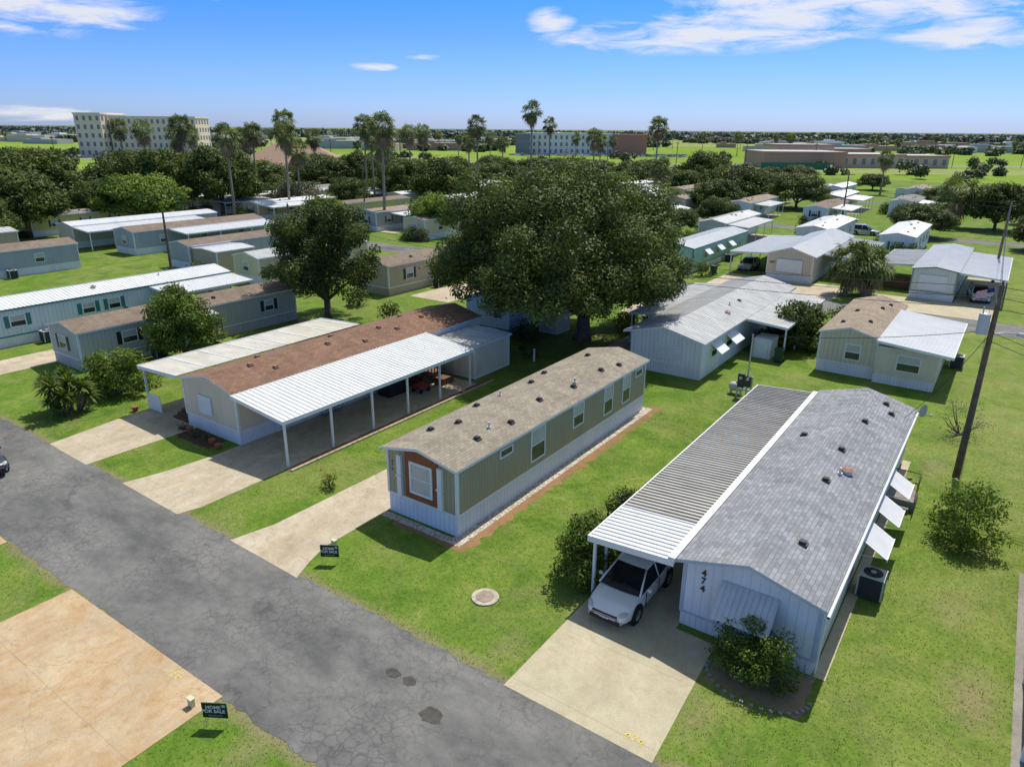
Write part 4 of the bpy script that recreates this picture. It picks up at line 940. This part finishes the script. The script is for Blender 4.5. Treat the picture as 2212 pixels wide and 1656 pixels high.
def fancrown(nf=55,Lp=1.1,Rf=.95,dead=26,name='fronds'):
    q=MB()
    def fan(ph,el,mi,Lp,Rf):
        d=Vector((math.cos(ph)*math.cos(el),math.sin(ph)*math.cos(el),math.sin(el))); o=d*.1; c=o+d*Lp-Vector((0,0,.12*Lp))
        s=Vector((-math.sin(ph),math.cos(ph),0)); up=s.cross(d)
        q.face([o-s*.02,o+s*.02,c+s*.02,c-s*.02],mi)
        K=9
        for k in range(K):
            a=R(-105+210*k/(K-1)); dd=(d*math.cos(a)+s*math.sin(a)).normalized(); w_=dd.cross(up).normalized()*.075
            tip=c+dd*Rf*random.uniform(.85,1.1)-Vector((0,0,Rf*.45*random.uniform(.6,1.3)+(.0 if mi==0 else .2))); md=c+dd*Rf*.55-Vector((0,0,.06))
            q.face([c,md+w_,tip,md-w_],mi)
    for i in range(nf): fan(random.uniform(0,6.28),math.asin(random.uniform(-.45,.98)),0,Lp*random.uniform(.8,1.1),Rf)
    for i in range(dead):
        fan(random.uniform(0,6.28),random.uniform(-1.45,-.7),1,Lp*random.uniform(.5,1.3),Rf*.8)
    me=bpy.data.meshes.new(name); me.from_pydata([tuple(v) for v in q.v],[],q.f); me.materials.append(LEAFP); me.materials.append(LEAFD)
    me.polygons.foreach_set('material_index',q.m); addtint(me,.1,1); return me
FC=[fancrown() for _ in range(3)]
def palm(x,y,h,cs=1.3,tr=.2,name="palm_tree"):
    e=empty(name,(x,y,0),random.uniform(0,6.28)); q=MB(); b=random.uniform(-.5,.5)
    q.tube([(0,0,0),(b*.3,0,h*.35),(b*.8,0,h*.7),(b,0,h)],[tr*1.5,tr*1.05,tr*.9,tr*.8],9)
    mesh_obj('trunk',q,PALMBARK,parent=e,smooth=True)
    o=link(bpy.data.objects.new('fronds',random.choice(FC))); o.parent=e; o.location=(b,0,h); o.scale=(cs,cs,cs*1.15)
PL=[(-100,190,17.2),(-84,170,16.8),(-66.4,150,17.9),(-72,160,15.7),(-50,130,16),(-61.6,170,15.3),(-58,165,16.6),(-46.3,150,19),(-42.5,138,16.6),(-42.5,145,13.5),(-33,165,18.4),(-30,158,16.8),(-21.4,120,17.9),(-23.9,135,15),(-28,200,16.6),(-25,205,16.7),(-8.4,175,18.6),(-3.7,250,13.5),(3.9,170,21.5),(11.6,240,19.2),(20.3,190,16),(32.4,170,18.6),(30,150,10.5),(100,200,11.2),(-55,205,15),(-90,210,15.5),(-14,230,14),(26,225,14.5)]
for r_,f_,h in PL:
    x,y=rf(r_,f_); palm(x,y,h-1.6,1.35)
x,y=rf(79,130); palm(x,y,6.2,2.0,.35)
palm(-13.3,79.6,3.6,1.35,.22); palm(-11.7,80.2,3.2,1.25,.22)
for i in range(40):
    x,y=rf(random.uniform(-260,420),random.uniform(400,900)); palm(x,y,random.uniform(9,14),1.6)
def mass(name,pts,mat,per,size,):
    mesh=leafmesh(name,pts,per,size,mat,aspect=.7); link(bpy.data.objects.new(name,mesh))
L=[]
for i in range(230):
    r_=random.uniform(-420,520); f_=random.uniform(250,440)
    if abs(r_)<130 and f_>275 and random.random()<.6: continue
    if r_>60 and random.random()<.45: continue
    x,y=rf(r_,f_); h=random.uniform(2,4.5)
    for k in range(4): L.append((x+random.uniform(-3,3),y+random.uniform(-3,3),random.uniform(1.2,h),random.uniform(1.2,2.6)))
mass("distant_trees",L,LEAFH,26,.6)
L=[]
for (fa,fb,n,hh) in ((540,640,150,7),(740,800,300,7),(980,1120,700,7.5)):
    for i in range(n):
        f_=random.uniform(fa,fb); r_=random.uniform(-.85,.85)*f_
        if math.sin(r_*.012+fa)>.45: continue
        x,y=rf(r_,f_); L.append((x,y,random.uniform(1,hh-3),random.uniform(2.5,hh*.7)))
        L.append((x+random.uniform(-5,5),y+random.uniform(-5,5),random.uniform(1,hh-3),random.uniform(2.5,4)))
mass("distant_trees",L,LEAFH,7,1.5)
L=[]
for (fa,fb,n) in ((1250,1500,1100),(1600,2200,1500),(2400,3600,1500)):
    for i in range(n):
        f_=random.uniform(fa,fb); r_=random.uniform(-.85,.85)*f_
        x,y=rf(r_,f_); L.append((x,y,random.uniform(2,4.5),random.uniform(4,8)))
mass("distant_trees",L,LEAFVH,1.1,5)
def grassblades():
    n=260000
    x=rng.uniform(-46,3,n); y=rng.uniform(-3,46,n)
    ok=np.ones(n,bool)
    for (a,b,c,d) in HOLES+[(-20.4,-16.4,19.7,37.6),(-36.5,-31.4,19.9,41),(-31.4,-27.8,35.5,39.7),(-6.9,-2.4,19.9,38.9),(-54.8,-50.5,21,39.3)]:
        ok&=~((x>a)&(x<b)&(y>c+(.12 if d-c<6 else 0))&(y<d-(.12 if d-c<6 else 0)))
    keep=rng.uniform(0,1,n)<np.clip(1.25-np.hypot(x,y)/62,.12,1); ok&=keep
    x=x[ok];y=y[ok];n=len(x)
    h=rng.uniform(.02,.06,n); a=rng.uniform(0,6.28,n); w=rng.uniform(.008,.018,n)
    lx=rng.normal(size=n)*.03; ly=rng.normal(size=n)*.03
    V=np.empty((n,3,3)); V[:,0]=np.stack([x-np.cos(a)*w,y-np.sin(a)*w,np.zeros(n)],1); V[:,1]=np.stack([x+np.cos(a)*w,y+np.sin(a)*w,np.zeros(n)],1); V[:,2]=np.stack([x+lx,y+ly,h],1)
    me=bpy.data.meshes.new('grass_blades'); me.vertices.add(n*3); me.vertices.foreach_set('co',V.ravel()); me.loops.add(n*3); me.loops.foreach_set('vertex_index',np.arange(n*3)); me.polygons.add(n)
    me.polygons.foreach_set('loop_start',np.arange(n)*3); me.polygons.foreach_set('loop_total',np.full(n,3))
    at=me.attributes.new('tint','FLOAT','POINT'); at.data.foreach_set('value',np.repeat(rng.uniform(0,1,n),3).astype(np.float32))
    me.materials.append(leafmat('grass_blade',(.12,.20,.03),(.29,.34,.09),.3)); me.update(calc_edges=True); link(bpy.data.objects.new('grass_blades',me))
grassblades()
# ------------------------------------------------------------------ distant buildings
def boxbuilding(name,r0,f0,w,d,h,wallm,rz=0,floors=3,cols=12,glassm=GLASS,cap=None,wins=True,roofm=None):
    x,y=rf(r0,f0); e=empty(name,(x,y,0),R(34.9)+rz)
    q=MB(); q.box(0,w,0,d,0,h); mesh_obj('walls',q,wallm,parent=e)
    q=MB(); q.box(-.3,w+.3,-.3,d+.3,h,h+.8); mesh_obj('parapet',q,cap or wallm,parent=e)
    if wins:
        g=MB(); fh=h/floors
        for f in range(floors):
            for c in range(cols):
                cw=w/cols; g.box(c*cw+cw*.3,c*cw+cw*.7,-.06,.0,f*fh+fh*.28,f*fh+fh*.8)
            nc=max(2,int(cols*d/w))
            for c in range(nc):
                cw=d/nc
                g.box(w,w+.06,c*cw+cw*.25,c*cw+cw*.75,f*fh+fh*.28,f*fh+fh*.8); g.box(-.06,0,c*cw+cw*.25,c*cw+cw*.75,f*fh+fh*.28,f*fh+fh*.8)
        mesh_obj('windows',g,glassm,parent=e)
    return e
HW=plain('hotel_stucco',(.80,.66,.50),.9); HZ=plain('far_glass',(.20,.20,.21),.4); CAPW=plain('hotel_cornice',(.8,.70,.57),.8)
boxbuilding("hotel_building",-216,402,46,18,20,HW,0,5,15,HZ,CAPW)
boxbuilding("hotel_wing",-231,396,14,26,21.5,HW,0,5,4,HZ,CAPW)
boxbuilding("office_building",8,500,58,20,13,plain('office_white',(.74,.72,.69),.7),0,3,16,HZ)
boxbuilding("office_annex",1,492,9,20,12.5,plain('office_dark',(.2,.22,.25),.5),0,3,3,HZ)
boxbuilding("brick_building",66,496,22,20,12.5,plain('far_brick',(.45,.22,.16),.9),0,3,3,HZ,wins=False)
BR=plain('school_brick',(.46,.28,.21),.9); BR2=plain('school_tan',(.58,.44,.33),.9); RFW=plain('flat_roof',(.5,.48,.46),.9)
for r0,f0,w,d,h,m_ in ((116,345,38,30,6.5,BR),(154,350,30,26,5.5,BR2),(184,352,22,22,5,BR2),(135,385,30,20,9,BR2),(160,390,26,20,7,BR)):
    e=boxbuilding("school_building",r0,f0,w,d,h,m_,0,1,int(w/4),HZ,BR,wins=(m_ is BR2))
    q=MB(); q.face([(.2,.2,h+.81),(w-.2,.2,h+.81),(w-.2,d-.2,h+.81),(.2,d-.2,h+.81)]); mesh_obj('roof',q,RFW,parent=e)
e=empty("windscreen_fence",(*rf(110,330),0),R(34.9)); q=MB(); q.box(0,32,0,.1,0,3)
for i in range(9): q.box(i*4-.06,i*4+.06,-.1,.0,0,3.3)
mesh_obj('panel',q,plain('green_windscreen',(.03,.16,.10),.8),parent=e)
BRT=plain('brown_tile_roof',(.33,.22,.16),.9)
def hip(name,r0,f0,w,d,h,rh,rz=0):
    x,y=rf(r0,f0); e=empty(name,(x,y,0),R(34.9)+rz); q=MB(); q.box(0,w,0,d,0,h); mesh_obj('walls',q,BR2,parent=e)
    q=MB(); o=.8; a,b,c,d_=(-o,-o,h),(w+o,-o,h),(w+o,d+o,h),(-o,d+o,h); i=min(w,d)/2; e1,e2=(i,d/2,h+rh),(w-i,d/2,h+rh)
    q.face([a,b,e2,e1]); q.face([b,c,e2]); q.face([c,d_,e1,e2]); q.face([d_,a,e1]); mesh_obj('roof',q,BRT,parent=e)
hip("brown_roof_building",-92,245,34,18,4.5,5.5); hip("brown_roof_building",-74,225,24,16,4,5,R(12)); hip("brown_roof_building",-98,270,30,16,4.5,5.5)
fc=[plain('far_white',(.7,.7,.7),.8),plain('far_tan',(.55,.48,.38),.8),plain('far_grey',(.4,.41,.42),.8),plain('far_red',(.42,.27,.21),.8)]
for i in range(110):
    f_=random.choice([random.uniform(560,900),random.uniform(1000,2300)]); r_=random.uniform(-.8,.8)*f_
    x,y=rf(r_,f_); w=random.uniform(12,60); h=random.uniform(4,8)
    e=empty("distant_building",(x,y,0),R(34.9)+random.uniform(-.3,.3)); q=MB(); q.box(0,w,0,18,0,h); q.box(w*.2,w*.5,2,10,h,h+1.5)
    mesh_obj('walls',q,random.choice(fc),parent=e)
q=MB(); 
for i in range(130):
    r_=random.uniform(0,110); f_=random.choice([484,478,470]); x,y=rf(r_,f_); z0=0
    q.box(x,x+2,y,y+4,.3,1.0,i%3); q.box(x+.2,x+1.8,y+1,y+3.2,1.0,1.5,2)
mesh_obj("distant_parked_cars",q,[fc[0],fc[2],HZ])
for i in range(22):
    x,y=rf(-260+i*34,366); e=empty("utility_pole",(x,y,0)); q=MB(); q.tube([(0,0,0),(0,0,11)],.16,6); q.box(-1,1,-.08,.08,10,10.2); mesh_obj('pole',q,POLEW,parent=e)
# ------------------------------------------------------------------ camera
cam=bpy.data.cameras.new("camera"); co=link(bpy.data.objects.new("camera",cam)); sc.camera=co
cam.sensor_width=36; cam.lens=1532/2212*36; cam.clip_end=60000; cam.clip_start=.5
co.matrix_world=Matrix.Translation((0,0,16))@Matrix.Rotation(R(34.9),4,'Z')@Matrix.Rotation(R(90-19.72),4,'X')@Matrix.Rotation(R(.5),4,'Z')
# ------------------------------------------------------------------ light
el=R(60); sd=Vector((-.03,math.cos(el),math.sin(el))).normalized()
sl=bpy.data.lights.new("sun",'SUN'); sl.energy=4.8; sl.angle=R(.53); sl.color=(1,.95,.86)
so=link(bpy.data.objects.new("sun",sl)); so.rotation_euler=sd.to_track_quat('Z','Y').to_euler()
w=bpy.data.worlds.new("World"); sc.world=w; w.use_nodes=True; nt=w.node_tree; bg=nt.nodes["Background"]
sky=N(nt,"ShaderNodeTexSky",sky_type='NISHITA'); sky.sun_disc=False; sky.sun_elevation=el; sky.sun_rotation=math.atan2(sd.x,sd.y); sky.air_density=1.0; sky.dust_density=.6; sky.ozone_density=2
tc=N(nt,"ShaderNodeTexCoord").outputs['Generated']
sp=N(nt,"ShaderNodeSeparateXYZ"); nt.links.new(tc,sp.inputs[0]); z=sp.outputs[2]
grade=ramp(nt,z,[(0,(.53,.70,1.32)),(.045,(.38,.59,1.18)),(.11,(.25,.49,1.14)),(.18,(.12,.47,1.5)),(.40,(.95,.95,.85)),(.8,(1.3,1.12,.76))])
c=mixc(nt,1,sky.outputs[0],grade,'MULTIPLY')
az=math_(nt,'ARCTAN2',sp.outputs[0],sp.outputs[1]); azr=math_(nt,'ADD',az,R(34.9))
cv=N(nt,"ShaderNodeCombineXYZ"); nt.links.new(math_(nt,'MULTIPLY',azr,7.),cv.inputs[0]); nt.links.new(math_(nt,'MULTIPLY',z,34.),cv.inputs[1])
n1=noise(nt,cv.outputs[0],1.6,11,.63,.6)
def blob(a,e_,wa,we,slope=0):
    dx=math_(nt,'DIVIDE',math_(nt,'SUBTRACT',azr,a),wa); dz=math_(nt,'DIVIDE',math_(nt,'SUBTRACT',math_(nt,'SUBTRACT',z,e_),math_(nt,'MULTIPLY',math_(nt,'SUBTRACT',azr,a),slope)),we)
    d=math_(nt,'SQRT',math_(nt,'ADD',math_(nt,'MULTIPLY',dx,dx),math_(nt,'MULTIPLY',dz,dz)))
    return math_(nt,'MAXIMUM',math_(nt,'SUBTRACT',1,d),0)
def azof(x): return math.atan((x-1106)/1532*.96)
bl=None
for x,y,wx,wy,s in ((1480,112,360,38,0),(1790,45,400,56,-.05),(2050,105,170,30,0),(1180,88,60,30,0),(90,50,260,54,-.03),(340,8,300,40,0),(815,165,60,9,0),(1640,84,300,34,0),(60,248,160,16,0),(2200,50,80,36,.2),(920,148,50,6,0)):
    b_=blob(azof(x),math.sin(math.atan((279+(x-1106)*.0087-y)/1532*1.02/ math.sqrt(1+((x-1106)/1532)**2))),wx/1532,wy/1532,s)
    bl=b_ if bl is None else math_(nt,'MAXIMUM',bl,b_)
dens=math_(nt,'ADD',math_(nt,'MULTIPLY',bl,1.0),math_(nt,'MULTIPLY',math_(nt,'SUBTRACT',n1,.5),3.6))
cf=ramp(nt,math_(nt,'MULTIPLY',dens,math_(nt,'MINIMUM',math_(nt,'MULTIPLY',bl,3.2),1)),[(.05,0),(.9,.92)])
c=mixc(nt,cf,c,(5.4,5.55,5.8))
nt.links.new(c,bg.inputs[0]); bg.inputs[1].default_value=.15
sc.view_settings.view_transform='Standard'; sc.view_settings.look='None'; sc.view_settings.exposure=0
